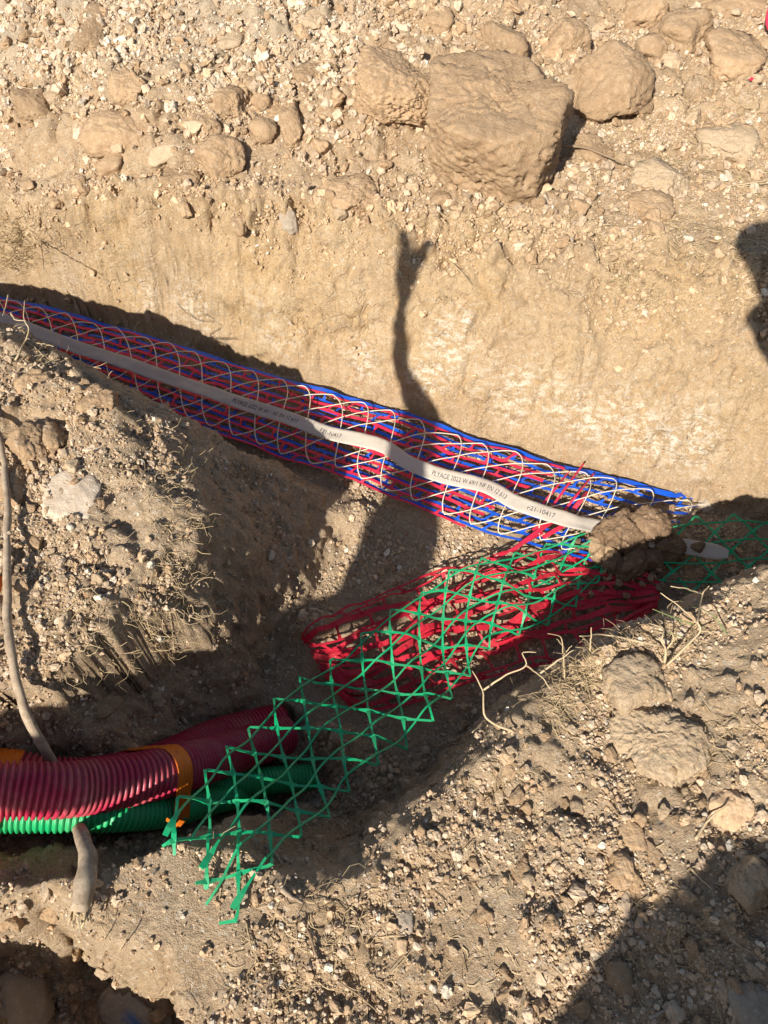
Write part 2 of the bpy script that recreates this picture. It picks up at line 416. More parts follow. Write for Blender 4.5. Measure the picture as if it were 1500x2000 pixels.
def terrain(X, Y):
    # ragged outlines
    wx = 0.02 * fbm(X * 6, Y * 6, 1.3, 4) ; wy = 0.02 * fbm(X * 6 + 40, Y * 6, 5.1, 4)
    wx = wx + 0.035 * fbm(X * 2.6 + 3, Y * 2.6, 14.0, 3) * sstep(1.2, 2.2, Y + 0.37 * X); wy = wy + 0.06 * fbm(X * 2.6, Y * 2.6 + 7, 17.0, 4) * sstep(2.0, 2.3, Y + 0.37 * X)
    XX, YY = X + wx, Y + wy
    df, inf_ = poly_dist(XX, YY, FLOOR); df = np.where(inf_, 0, df)
    dl, inl = poly_dist(XX, YY, LIP)
    dl_in = np.where(inl, dl, 0)
    dl_out = np.where(inl, 0, dl)
    t = df / (df + dl_in + 1e-6)
    far = ((XX - FA[0]) * (FB[1] - FA[1]) - (YY - FA[1]) * (FB[0] - FA[0])) < 0      # beyond the main trench's middle
    # far bank distance beyond the lip line
    bank = np.where(far & ~inl, dl_out, 0.0)
    rough_far = sstep(0.0, 0.25, bank)
    # --- tops
    top = np.zeros_like(X)
    top += 0.018 * fbm(X * 2.2, Y * 2.2, 0.7, 3)
    # far spoil heap rises away from the trench, higher on the left, set back on the right
    setback = 0.10 + 0.45 * sstep(0.3, 1.1, X) 
    top += np.where(far, -0.42 * sstep(-0.75, -2.3, X) * sstep(1.3, 0.1, bank), 0)
    top += 0.24 * np.clip(bank - setback, 0, 1.6) + 0.05 * sstep(0.05, 0.3, bank) * (1 - sstep(0.3, 1.0, X))
    # the near left block stands slightly higher
    lb = (~far) & (X < -0.05) & (Y > 0.4)
    top += np.where(lb, 0.065 * sstep(0.46, 0.58, Y) * sstep(0.0, 0.10, dl_out), 0)
    # right block swells towards the right
    rb = (~far) & (X > 0.0)
    top += np.where(rb, 0.07 * sstep(0.45, 1.1, X) * sstep(0.0, 0.25, dl_out), 0)
    # made-up heap added behind the camera on the right to shade the lower right corner
    top += np.where(~far, 1.49 * np.exp(-((np.abs(X - 0.70) / 1.10) ** 16) - (((Y + 1.62) / 0.62) ** 8)) * (1 + 0.10 * fbm(X * 4, Y * 4, 2.5, 4)), 0)
    zfl = ZF + 0.02 * fbm(X * 4, Y * 4, 9.9, 3)
    # the branch bottom rises a little towards its blind end
    zfl = zfl + 0.05 * sstep(0.95, 0.45, Y + 0.2 * X) * sstep(0.6, 0.2, X)
    prof = 0.55 * t + 0.45 * sstep(0.0, 1.0, t)
    prof = np.where(far, 0.2 * prof + 0.8 * (1 - (1 - t) ** 2.6), prof)
    steep = np.where(far | (X < -0.05), 0.0, 1.0)
    prof = prof * (1 - 0.45 * steep) + 0.45 * steep * sstep(0.0, 0.8, t)
    Z = np.where(inl, zfl + (top - zfl) * prof, top)
    # pit in the lower left
    dp, inp = poly_dist(XX, YY, PIT)
    dp = np.where(inp, dp, 0)
    pit = sstep(0.0, 0.10, dp) * 0.42 + 0.12 * sstep(0.05, 0.35, dp)
    Z = Z - pit
    # little hollow under the pipes at the left edge
    hp = P(60, 1668, 0)
    Z -= 0.05 * np.exp(-((X - hp[0]) / 0.08) ** 2 - ((Y - hp[1]) / 0.035) ** 2)
    # small gravel mound beside the pipe mouths
    for (u, v, zz, hgt, r) in ((640, 1450, -0.5, 0.12, 0.07), (390, 1330, -0.2, 0.10, 0.06), (700, 1000, -0.55, 0.06, 0.07), (610, 1200, -0.5, 0.06, 0.06)):
        c = P(u, v, zz); Z += hgt * np.exp(-(((X - c[0]) ** 2 + (Y - c[1]) ** 2) / r ** 2) ** 1.5)
    # bed for the pipes: the soil has been dug and trodden out under them
    for pk, pp in PIPES.items():
        pc = pp['c']
        for q_ in range(0, len(pc), 2):
            c = pc[q_]
            if c[0] < -1.4: continue
            tg = pc[min(q_ + 1, len(pc) - 1)] - pc[max(q_ - 1, 0)]
            i0, i1 = np.searchsorted(X[0], [c[0] - .23, c[0] + .23]); j0, j1 = np.searchsorted(Y[:, 0], [c[1] - .23, c[1] + .23])
            sx_, sy_ = X[j0:j1, i0:i1], Y[j0:j1, i0:i1]
            d = np.hypot(sx_ - c[0], sy_ - c[1])
            frontm = ((sx_ - c[0]) * tg[1] - (sy_ - c[1]) * tg[0]) > 0       # the side towards the viewer
            deep = c[2] < -0.25
            if pk != 'red_front' and not deep:                               # soil lies against the back of the bundle
                back_s = 99.0
            else: back_s = 2.6 if deep else 4.0
            lim = c[2] - pp['R'] - 0.006 + np.where(frontm, 2.0 if deep else 1.1, back_s) * np.clip(d - 0.055, 0, None)
            zz = Z[j0:j1, i0:i1]
            Z[j0:j1, i0:i1] = np.where(d < np.where(frontm, 0.14, 0.16), np.minimum(zz, lim), zz)
    # --- masks
    face = np.where(inl, sstep(0.02, 0.15, t) * (1 - sstep(0.8, 1.0, t)), 0)
    wall_far = face * np.where(far, 1, 0)
    pitm = sstep(0.0, 0.05, dp)
    rough = np.where(far & ~inl, 0.6 + 0.5 * rough_far, 0.8)
    rough = np.where(inl, 0.4, rough)
    strawflat = far & (X > 0.75) & (~inl)
    rough = np.where(strawflat, 0.35, rough)
    rough = rough * (1 - 0.4 * wall_far * sstep(0.75, 0.4, t)) + 0.5 * pitm
    # --- relief, measured along the surface normal; noise lives in 3-D so steep faces are not streaked
    gx = np.gradient(Z, X[0], axis=1); gy = np.gradient(Z, Y[:, 0], axis=0)
    slope = np.hypot(gx, gy); flat = 1 / (1 + (slope / 0.9) ** 2)
    Zb = Z
    f1, f2, idv = worley(X / 0.075 + 0.5 * fbm(X * 9, Y * 9, 2.2, 2), Y / 0.075 + 0.5 * fbm(X * 9, Y * 9, 7.2, 2), 3)
    lump = np.sqrt(np.clip(1 - (f1 / 0.75) ** 2, 0, 1)) * (0.3 + 0.9 * idv)
    R = (lump - 0.4) * 0.022 * rough * flat
    g1, g2, idg = worley(X / 0.028, Y / 0.028, 11)
    peb = np.sqrt(np.clip(1 - (g1 / 0.7) ** 2, 0, 1)) * np.where(idg > 0.35, idg, 0)
    R += peb * 0.011 * np.clip(rough, 0.12, 1) * flat
    qx = X / 0.17 + 0.35 * fbm(X * 6, Y * 6, 3.0, 3); qy = Y / 0.15 + 0.35 * fbm(X * 6, Y * 6, 9.0, 3)
    b1, b2, bid = worley(qx, qy, 57)
    blk = sstep(0.0, 0.22, b2 - b1) * (0.25 + bid) - 0.45
    bm_ = np.where(far & ~inl, sstep(0.0, 0.15, bank) * (1 - 0.8 * sstep(0.6, 1.1, X) * sstep(0.9, 0.5, bank)), 0) + np.where(far & inl, 0.7 * sstep(0.55, 0.95, t) * flat, 0)
    bm_ = bm_ + np.where((~far) & (X < -0.3) & (Y > 0.75) & ~inl, 0.6 * sstep(0.02, 0.12, dl_out), 0)
    R += 0.060 * blk * bm_ * sstep(-0.25, 0.25, fbm(X * 2.4, Y * 2.4, 55.0, 3))
    R += 0.013 * fbm(X * 11, Y * 11, Zb * 11 + 4.4, 5, 0.55) * (0.5 + 0.6 * rough)
    R += 0.016 * (1 - flat) * fbm(X * 17, Y * 17, Zb * 17 + 9.4, 4, 0.6)
    R += 0.0035 * fbm(X * 70, Y * 70, Zb * 70 + 8.8, 3, 0.6)
    # cut face: hollows, bulges, bucket scrapes
    up3 = sstep(0.35, 0.9, t)
    R += wall_far * 0.022 * fbm(X * 4, Y * 4, Zb * 4 + 13.1, 3, 0.5) + wall_far * 0.010 * fbm(X * 45, Y * 45, Zb * 45 + 5.0, 3, 0.65) * sstep(-0.3, 0.5, fbm(X * 6, Y * 6, Zb * 6 + 77, 2))
    R += wall_far * 0.026 * fbm(X * 20, Y * 20, Zb * 20 + 3.1, 4, 0.6) * (0.3 + 1.1 * up3)
    R += np.where(far & inl, up3 * flat, 0) * ((lump - 0.4) * 0.034 + peb * 0.012)
    a = math.radians(-21)
    along = X * math.cos(a) + Y * math.sin(a)
    R += wall_far * 0.005 * fbm(along * 16, Zb * 2.0, 3.1, 3, 0.5)
    hl = fbm(X * 8, Y * 8, Zb * 8 + 41.0, 2)
    R -= wall_far * 0.04 * sstep(0.4, 0.62, hl) * (0.35 + 0.65 * up3)
    cr = np.abs(fbm(X * 7, Y * 7, Zb * 7 + 12.5, 4, 0.6))
    R -= 0.012 * np.exp(-(cr / 0.018) ** 2) * (0.35 + 0.65 * wall_far) * sstep(-0.05, 0.3, fbm(X * 5, Y * 5, Zb * 5 + 20.0, 3))
    wig = 0.008 * fbm(X * 15, Y * 15, 2.0, 2)
    for (u0, v0, u1, v1, wd_, dp_) in ((1098, 690, 1100, 790, .007, .016), (985, 560, 987, 745, .008, .012), (915, 640, 918, 700, .008, .012), (950, 630, 968, 700, .006, .010), (1062, 560, 1064, 620, .009, .008), (1072, 670, 1078, 730, .006, .010),
                                     (455, 480, 440, 560, .012, .018), (705, 560, 712, 630, .012, .030), (640, 520, 650, 600, .010, .012), (330, 470, 322, 540, .010, .014), (1240, 880, 1180, 860, .010, .008), (1130, 840, 1000, 790, .012, .008)):
        a0 = P(u0, v0, -0.15)[:2]; a1 = P(u1, v1, -0.35)[:2]; ex, ey = a1 - a0
        tq = np.clip(((X - a0[0]) * ex + (Y - a0[1]) * ey) / (ex * ex + ey * ey), 0, 1)
        dd = np.hypot(X - a0[0] - tq * ex + wig, Y - a0[1] - tq * ey)
        R -= np.where(far & inl, dp_ * np.exp(-(dd / wd_) ** 2), 0)
    for (pu, pv, pr) in ((330, 1700, .10), (420, 1780, .13), (360, 1880, .08), (880, 1800, .10), (940, 1880, .08)):
        c = P(pu, pv, 0); R *= 1 - 0.65 * np.exp(-((X - c[0]) ** 2 + (Y - c[1]) ** 2) / pr ** 2)
    nz = 1 / np.sqrt(1 + slope ** 2)
    masks_n = (-gx * nz, -gy * nz)
    Z = Zb + R * nz
    masks = dict(inl=inl, far=far, t=t, bank=bank, face=face, wall_far=wall_far, pit=pitm, rough=rough, dl_out=dl_out, inf=inf_)
    masks['dx'] = masks_n[0] * R; masks['dy'] = masks_n[1] * R
    return Z, masks

def axis(parts):
    out = []
    for a, b, st in parts:
        n = max(1, int(round((b - a) / st)))
        out.append(np.linspace(a, b, n, endpoint=False))
    out.append(np.array([parts[-1][1]]))
    return np.concatenate(out)
def geo(a, b, n):
    return a * (b / a) ** (np.arange(1, n + 1) / n)
xs_c = axis([(-2.6, -1.3, 0.0095), (-1.3, 1.3, 0.0062), (1.3, 2.6, 0.0095)])
ys_c = axis([(-1.2, -0.05, 0.02), (-0.05, 2.4, 0.0062), (2.4, 4.6, 0.0105)])
xs = np.concatenate([-2.6 - geo(0.04, 60, 34)[::-1], xs_c, 2.6 + geo(0.04, 60, 34)])
ys = np.concatenate([-1.2 - geo(0.04, 60, 34)[::-1], ys_c, 4.6 + geo(0.04, 60, 34)])
GX, GY = np.meshgrid(xs, ys)
GZ, MK = terrain(GX, GY)
def H(x, y):
    x = np.asarray(x, float); y = np.asarray(y, float)
    i = np.clip(np.searchsorted(xs, x) - 1, 0, len(xs) - 2); j = np.clip(np.searchsorted(ys, y) - 1, 0, len(ys) - 2)
    fx = (x - xs[i]) / (xs[i + 1] - xs[i]); fy = (y - ys[j]) / (ys[j + 1] - ys[j])
    return (GZ[j, i] * (1 - fx) + GZ[j, i + 1] * fx) * (1 - fy) + (GZ[j + 1, i] * (1 - fx) + GZ[j + 1, i + 1] * fx) * fy
def mask(name, x, y):
    i = np.clip(np.searchsorted(xs, x) - 1, 0, len(xs) - 1); j = np.clip(np.searchsorted(ys, y) - 1, 0, len(ys) - 1)
    return MK[name][j, i]
def normal_at(x, y, e=0.02):
    dx = (H(x + e, y) - H(x - e, y)) / (2 * e); dy = (H(x, y + e) - H(x, y - e)) / (2 * e)
    n = np.stack([-dx, -dy, np.ones_like(dx)], -1)
    return n / np.linalg.norm(n, axis=-1, keepdims=True)
def hit(u, v):
    d = ray(u, v)
    t = np.arange(0.9, 6.5, 0.006)
    p = CAM + d * t[:, None]
    below = p[:, 2] < H(p[:, 0], p[:, 1])
    i = int(np.argmax(below)) if below.any() else len(t) - 1
    return p[i]

# build the sheet; steep faces get sideways raggedness so they are not stretched
def build_ground():
    ny, nx = GX.shape
    VX = GX + MK['dx']; VY = GY + MK['dy']
    co = np.stack([VX, VY, GZ], -1).reshape(-1, 3)
    idx = np.arange(nx * ny).reshape(ny, nx)
    q = np.stack([idx[:-1, :-1], idx[:-1, 1:], idx[1:, 1:], idx[1:, :-1]], -1).reshape(-1, 4)
    me = bpy.data.meshes.new('ground')
    me.vertices.add(len(co)); me.vertices.foreach_set('co', co.astype(np.float32).ravel())
    me.loops.add(q.size); me.loops.foreach_set('vertex_index', q.astype(np.int32).ravel())
    me.polygons.add(len(q)); me.polygons.foreach_set('loop_start', (np.arange(len(q)) * 4).astype(np.int32))
    me.update(calc_edges=True)
    me.polygons.foreach_set('use_smooth', np.ones(len(q), bool))
    # soil kinds: r = greyer gravelly soil, g = ochre clay of the cut, b = chalk scrapes
    grey = np.clip(1.2 * sstep(0.3, 0.8, MK['bank']) * (1 - sstep(-0.3, 0.3, GX + 0.3 * fbm(GX * 2, GY * 2, 1.0, 3))), 0, 1)
    near = (~MK['far']) & (~MK['inl'])
    grey = np.where(near, 0.25 + 0.35 * fbm(GX * 3, GY * 3, 6.6, 3), grey)
    grey = np.where(MK['inl'] & ~MK['far'], 0.3, grey)
    grey = np.clip(grey, 0, 1)
    och = np.clip(MK['wall_far'] * (0.55 + 0.6 * fbm(GX * 2.5, GY * 2.5, 3.3, 3)), 0, 1)
    chalk = MK['wall_far'] * sstep(0.42, 0.08, MK['t']) * np.clip(0.35 + 1.5 * fbm(GX * 3, GY * 3, 15.0, 3), 0, 1)
    for (pu, pv, pr) in ((860, 690, .07), (905, 660, .05), (1000, 800, .08), (700, 770, .09), (300, 660, .06), (560, 745, .06), (1180, 900, .12), (1330, 905, .10), (830, 740, .06)):
        q = hit(pu, pv); chalk = np.maximum(chalk, 1.3 * np.exp(-((GX - q[0]) ** 2 + (GY - q[1]) ** 2) / pr ** 2) * MK['wall_far'])
    for (pu, pv, pr) in ((860, 740, .06), (1090, 740, .10), (250, 520, .10), (500, 560, .12), (940, 560, .10), (700, 640, .08)):
        q = hit(pu, pv); och = np.maximum(och, 1.1 * np.exp(-((GX - q[0]) ** 2 + (GY - q[1]) ** 2) / pr ** 2))
    chalk = np.clip(chalk, 0, 1); och = np.clip(och, 0, 1)
    c = np.stack([grey, och, chalk, np.ones_like(grey)], -1).reshape(-1, 4).astype(np.float32)
    at = me.attributes.new('soil', 'FLOAT_COLOR', 'POINT'); at.data.foreach_set('color', c.ravel())
    me.materials.append(M['soil'])
    o = bpy.data.objects.new('ground', me); COL.objects.link(o)
    o['kind'] = 'structure'
    return o
build_ground()

# ------------------------------------------------------------------ loose grains: crumbs, gravel (nobody could count them)
def grain_cloud(name, pts, sizes, tints, label, cat, subdiv=1, variants=5, rough=0.55, sink=0.25):
    n = len(pts)
    me = bpy.data.meshes.new(name)
    me.vertices.add(n)
    p = pts.copy(); p[:, 2] += sizes * (0.5 - sink)
    me.vertices.foreach_set('co', p.astype(np.float32).ravel())
    sc = sizes[:, None] * (0.55 + 0.75 * rng.random((n, 3)))
    sc[:, 2] *= 0.8
    a = me.attributes.new('scl', 'FLOAT_VECTOR', 'POINT'); a.data.foreach_set('vector', sc.astype(np.float32).ravel())
    a = me.attributes.new('rot', 'FLOAT_VECTOR', 'POINT'); a.data.foreach_set('vector', (rng.random((n, 3)) * np.array([0.9, 0.9, 6.28])).astype(np.float32).ravel())
    a = me.attributes.new('idx', 'INT', 'POINT'); a.data.foreach_set('value', rng.integers(0, variants, n).astype(np.int32))
    a = me.attributes.new('tint', 'FLOAT_COLOR', 'POINT'); a.data.foreach_set('color', np.concatenate([tints, np.ones((n, 1))], 1).astype(np.float32).ravel())
    o = bpy.data.objects.new(name, me); COL.objects.link(o)
    ng = bpy.data.node_groups.new(name + '_nodes', 'GeometryNodeTree')
    ng.interface.new_socket('Geometry', in_out='INPUT', socket_type='NodeSocketGeometry')
    ng.interface.new_socket('Geometry', in_out='OUTPUT', socket_type='NodeSocketGeometry')
    nn, ll = ng.nodes, ng.links
    gi = nn.new('NodeGroupInput'); go = nn.new('NodeGroupOutput')
    gti = nn.new('GeometryNodeGeometryToInstance')
    for k in range(variants):
        ico = nn.new('GeometryNodeMeshIcoSphere'); ico.inputs['Radius'].default_value = 0.5; ico.inputs['Subdivisions'].default_value = subdiv + 1
        sp = nn.new('GeometryNodeSetPosition'); pos = nn.new('GeometryNodeInputPosition')
        ad = nn.new('ShaderNodeVectorMath'); ad.operation = 'ADD'; ad.inputs[1].default_value = (k * 3.7, k * 1.9, k * 5.3)
        tx = nn.new('ShaderNodeTexNoise'); tx.inputs['Scale'].default_value = 1.7; tx.inputs['Detail'].default_value = 2.0
        sb = nn.new('ShaderNodeVectorMath'); sb.operation = 'SUBTRACT'; sb.inputs[1].default_value = (0.5, 0.5, 0.5)
        sm = nn.new('ShaderNodeVectorMath'); sm.operation = 'SCALE'; sm.inputs[3].default_value = rough * 1.6
        ll.new(pos.outputs[0], ad.inputs[0]); ll.new(ad.outputs[0], tx.inputs['Vector']); ll.new(tx.outputs['Color'], sb.inputs[0])
        ll.new(sb.outputs[0], sm.inputs[0]); ll.new(sm.outputs[0], sp.inputs['Offset']); ll.new(ico.outputs[0], sp.inputs['Geometry'])
        st = nn.new('GeometryNodeSetMaterial'); st.inputs['Material'].default_value = M['grain']; ll.new(sp.outputs[0], st.inputs[0])
        ss = nn.new('GeometryNodeSetShadeSmooth'); ss.inputs['Shade Smooth'].default_value = False; ll.new(st.outputs[0], ss.inputs[0])
        ll.new(ss.outputs[0], gti.inputs[0])
    iop = nn.new('GeometryNodeInstanceOnPoints'); iop.inputs['Pick Instance'].default_value = True
    ll.new(gi.outputs[0], iop.inputs['Points']); ll.new(gti.outputs[0], iop.inputs['Instance'])
    for nm, dt, sock in (('scl', 'FLOAT_VECTOR', 'Scale'), ('idx', 'INT', 'Instance Index')):
        na = nn.new('GeometryNodeInputNamedAttribute'); na.data_type = dt; na.inputs[0].default_value = nm
        ll.new(na.outputs[0], iop.inputs[sock])
    na = nn.new('GeometryNodeInputNamedAttribute'); na.data_type = 'FLOAT_VECTOR'; na.inputs[0].default_value = 'rot'
    er = nn.new('FunctionNodeEulerToRotation'); ll.new(na.outputs[0], er.inputs[0]); ll.new(er.outputs[0], iop.inputs['Rotation'])
    ll.new(iop.outputs[0], go.inputs[0])
    md = o.modifiers.new('grains', 'NODES'); md.node_group = ng
    me.materials.append(M['grain'])
    tag(o, label, cat, None, 'stuff')
    return o

PAL = np.array([(0.47, 0.33, 0.2), (0.39, 0.265, 0.155), (0.53, 0.395, 0.265), (0.43, 0.32, 0.215), (0.55, 0.44, 0.31), (0.60, 0.52, 0.40)])
SMOOTH = ((330, 1700, .10), (420, 1780, .13), (360, 1880, .08), (880, 1800, .10), (940, 1880, .08), (1000, 1540, .08), (180, 1690, .06), (700, 1560, .08))
def sample_ground(n, kind):
    out = []
    tot = 0
    while tot < n:
        m = n * 3
        x = rng.uniform(-2.5, 2.5, m); y = rng.uniform(-0.25, 4.5, m)
        z = H(x, y)
        u, v, dep = project(np.stack([x, y, z], -1))
        ok = (u > -260) & (u < 1760) & (v > -160) & (v < 2160)
        bank = mask('bank', x, y); inl = mask('inl', x, y); wf = mask('wall_far', x, y); far = mask('far', x, y); fl = mask('inf', x, y); pit = mask('pit', x, y)
        heap = far & ~inl
        d = np.full(m, 0.55)
        d = np.where(heap, 0.25 + 0.75 * sstep(0.15, 0.5, bank) * (1 - 0.55 * sstep(-0.2, 0.5, x)), d)
        d = np.where(inl & ~fl, 0.28, d)
        tt = mask('t', x, y)
        d = np.where(far & inl & ~fl, 0.06 + 0.75 * sstep(0.3, 0.75, tt), d)
        for (pu, pv, pr) in SMOOTH:
            c = P(pu, pv, 0); d = d * (1 - 0.75 * np.exp(-((x - c[0]) ** 2 + (y - c[1]) ** 2) / pr ** 2))
        d = np.where(fl, 0.6, d)
        d = np.where(pit > 0.3, 0.55, d)
        cl = fbm(x * 4.0, y * 4.0, 31.0, 4)
        d = d * np.clip(0.75 + 2.0 * cl, 0.08, 1.7)
        # nearer ground shows finer grains: thin them out with distance
        if kind == 'small': d = d * np.clip(1.9 / dep, 0, 1) ** 2
        ok &= rng.random(m) < d
        p = np.stack([x, y, z], -1)[ok]
        out.append(p); tot += len(p)
    return np.concatenate(out)[:n]
def tints_for(p, pale=0.10):
    n = len(p)
    heap_l = (mask('bank', p[:, 0], p[:, 1]) > 0.35) & (p[:, 0] < -0.1)
    pr = rng.random(n)
    c = PAL[rng.integers(0, 4, n)]
    c = np.where((pr < pale * np.where(heap_l, 3.5, 1.0))[:, None], PAL[4], c)
    c = np.where((pr < 0.35 * pale * np.where(heap_l, 2.5, 1.0))[:, None], PAL[5], c)
    wf = mask('wall_far', p[:, 0], p[:, 1]) > 0.2
    c = np.where(wf[:, None] & (pr > 0.1)[:, None], PAL[0] * 1.08, c)
    return c * (0.8 + 0.4 * rng.random((n, 1)))
def grains():
    p = sample_ground(140000, 'small')
    grain_cloud('soil_crumbs', p, 0.003 + 0.005 * rng.random(len(p)) ** 1.5, tints_for(p), 'fine tan crumbs of dry soil strewn over the dug ground', 'soil crumbs', 0, 4)
    p = sample_ground(52000, 'mid')
    grain_cloud('gravel', p, 0.0065 + 0.009 * rng.random(len(p)) ** 2, tints_for(p, 0.12), 'loose tan and whitish gravel lying all over the dug soil', 'gravel', 1, 6)
    p = sample_ground(4200, 'big')
    grain_cloud('soil_lumps', p, 0.014 + 0.016 * rng.random(len(p)) ** 2, tints_for(p, 0.08), 'thumbnail sized crumbly soil lumps scattered through the gravel', 'soil lumps', 2, 8, 0.7)
grains()
def spoil():
    out = []; tot = 0; n = 6500
    while tot < n:
        m = 40000
        x = rng.uniform(-2.5, 2.5, m); y = rng.uniform(1.6, 4.5, m); z = H(x, y)
        u, v, dep = project(np.stack([x, y, z], -1))
        bank = mask('bank', x, y); far = mask('far', x, y); inl = mask('inl', x, y); tt = mask('t', x, y)
        d = np.where(far & ~inl, sstep(0.0, 0.35, bank) * (1 - 0.75 * sstep(-0.2, 0.5, x)), 0)
        d = np.where(far & inl, 0.35 * sstep(0.6, 0.9, tt) * (1 - 0.5 * sstep(0.6, 1.0, x)), d)
        ub, vb = 985, 385
        d = np.maximum(d, 0.7 * np.exp(-((u - ub) / 130) ** 2 - ((v - vb) / 45) ** 2))
        d = d * np.clip(0.7 + 2.0 * fbm(x * 3.5, y * 3.5, 61.0, 3), 0.1, 1.6)
        ok = (u > -260) & (u < 1760) & (v > -160) & (rng.random(m) < d)
        p = np.stack([x, y, z], -1)[ok]; out.append(p); tot += len(p)
    p = np.concatenate(out)[:n]
    grain_cloud('spoil_lumps', p, 0.013 + 0.027 * rng.random(n) ** 2.2, tints_for(p, 0.09), 'angular tan soil lumps heaped on the far bank', 'soil lumps', 1, 8, 0.75, 0.2)
spoil()

# ------------------------------------------------------------------ clods and stones
def clod_mesh(name, seed, dims, sub, mat, facet=0.95, rough=0.10, cracks=0.0, cut=0.58):
    r = np.random.default_rng(seed)
    bm = bmesh.new()
    bmesh.ops.create_icosphere(bm, subdivisions=sub, radius=1.0)
    v = np.array([q.co[:] for q in bm.verts])
    pw = r.uniform(2.6, 4.5); v0 = v.copy()
    boxy = 1.0 / (np.abs(v) ** pw).sum(1) ** (1 / pw); boxy /= boxy.mean()
    # cut by random planes -> broken facets
    k = 9
    nrm = r.normal(size=(k, 3)); nrm /= np.linalg.norm(nrm, axis=1)[:, None]
    off = cut + 0.30 * r.random(k)
    dt = v @ nrm.T
    with np.errstate(divide='ignore', invalid='ignore'):
        lim = np.where(dt > 0.05, off / dt, 9.0)
    cutr = np.minimum(lim.min(1), 1.0)
    rad = ((1 - facet) + facet * cutr) * (0.45 + 0.55 * boxy)
    o = seed * 1.37
    rad = rad + 0.09 * fbm(v[:, 0] * 1.3 + o, v[:, 1] * 1.3, v[:, 2] * 1.3, 2)
    sz = np.mean(dims)
    fs = max(2.0, sz / 0.03)
    q = v * np.array(dims) / 2
    rad = rad - min(0.10, rough * 0.16 / sz) * np.abs(fbm(q[:, 0] * 34 + o, q[:, 1] * 34 - 7, q[:, 2] * 34, 4, 0.62))
    rad = rad + min(0.07, rough * 0.06 / sz) * fbm(q[:, 0] * 30 + o, q[:, 1] * 30 + 3, q[:, 2] * 30, 4, 0.62)
    rad = rad + min(0.05, rough * 0.055 / sz) * fbm(q[:, 0] * 120 + o, q[:, 1] * 120 + 3, q[:, 2] * 120, 3, 0.6)
    ridged = np.abs(fbm(v[:, 0] * 2.4 + o, v[:, 1] * 2.4 - 5, v[:, 2] * 2.4, 3))
    rad = rad - (0.035 + cracks) * np.exp(-(ridged / 0.035) ** 2)
    v = v * rad[:, None] * (np.array(dims) / 2)
    for q, c in zip(bm.verts, v): q.co = c
    me = bpy.data.meshes.new(name); bm.to_mesh(me); bm.free()
    me.polygons.foreach_set('use_smooth', [True] * len(me.polygons))
    me.materials.append(mat)
    return me
def frame_on(n, spin):
    n = Vector(n)
    n = (n * 0.6 + Vector((0, 0, 0.4))).normalized()
    x = Vector((1, 0, 0)); x = (x - n * x.dot(n)).normalized()
    y = n.cross(x)
    m = Matrix((x, y, n)).transposed().to_4x4()
    return m @ Matrix.Rotation(spin, 4, 'Z')
def place_clod(name, u, v, w, h, label, cat, mat='clod', seed=0, spin=0.0, thick=0.7, lift=0.06, group=None, facet=0.95, rough=0.10, cracks=0.0, sub=None, base=None):
    p = hit(u, v + 0.15 * h) if base is None else np.array(base)
    u_, v_, dep = project(p)
    sx = w * dep / FPX * 1.16; sy = h * dep / FPX * 1.24
    sz = thick * min(sx, sy)
    if sub is None: sub = 6 if w * h > 25000 else (5 if w * h > 3500 else 4)
    me = clod_mesh(name, seed * 7 + int(u) + int(v), (sx, sy, sz), sub, M[mat], facet, rough, cracks)
    o = bpy.data.objects.new(name, me); COL.objects.link(o)
    n = normal_at(p[0], p[1], 0.05)
    m = frame_on(n, spin)
    o.matrix_world = Matrix.Translation(Vector(p) + Vector(n) * sz * lift) @ m
    tag(o, label, cat, group)
    return o
CL = 'clods thrown out along the far bank'
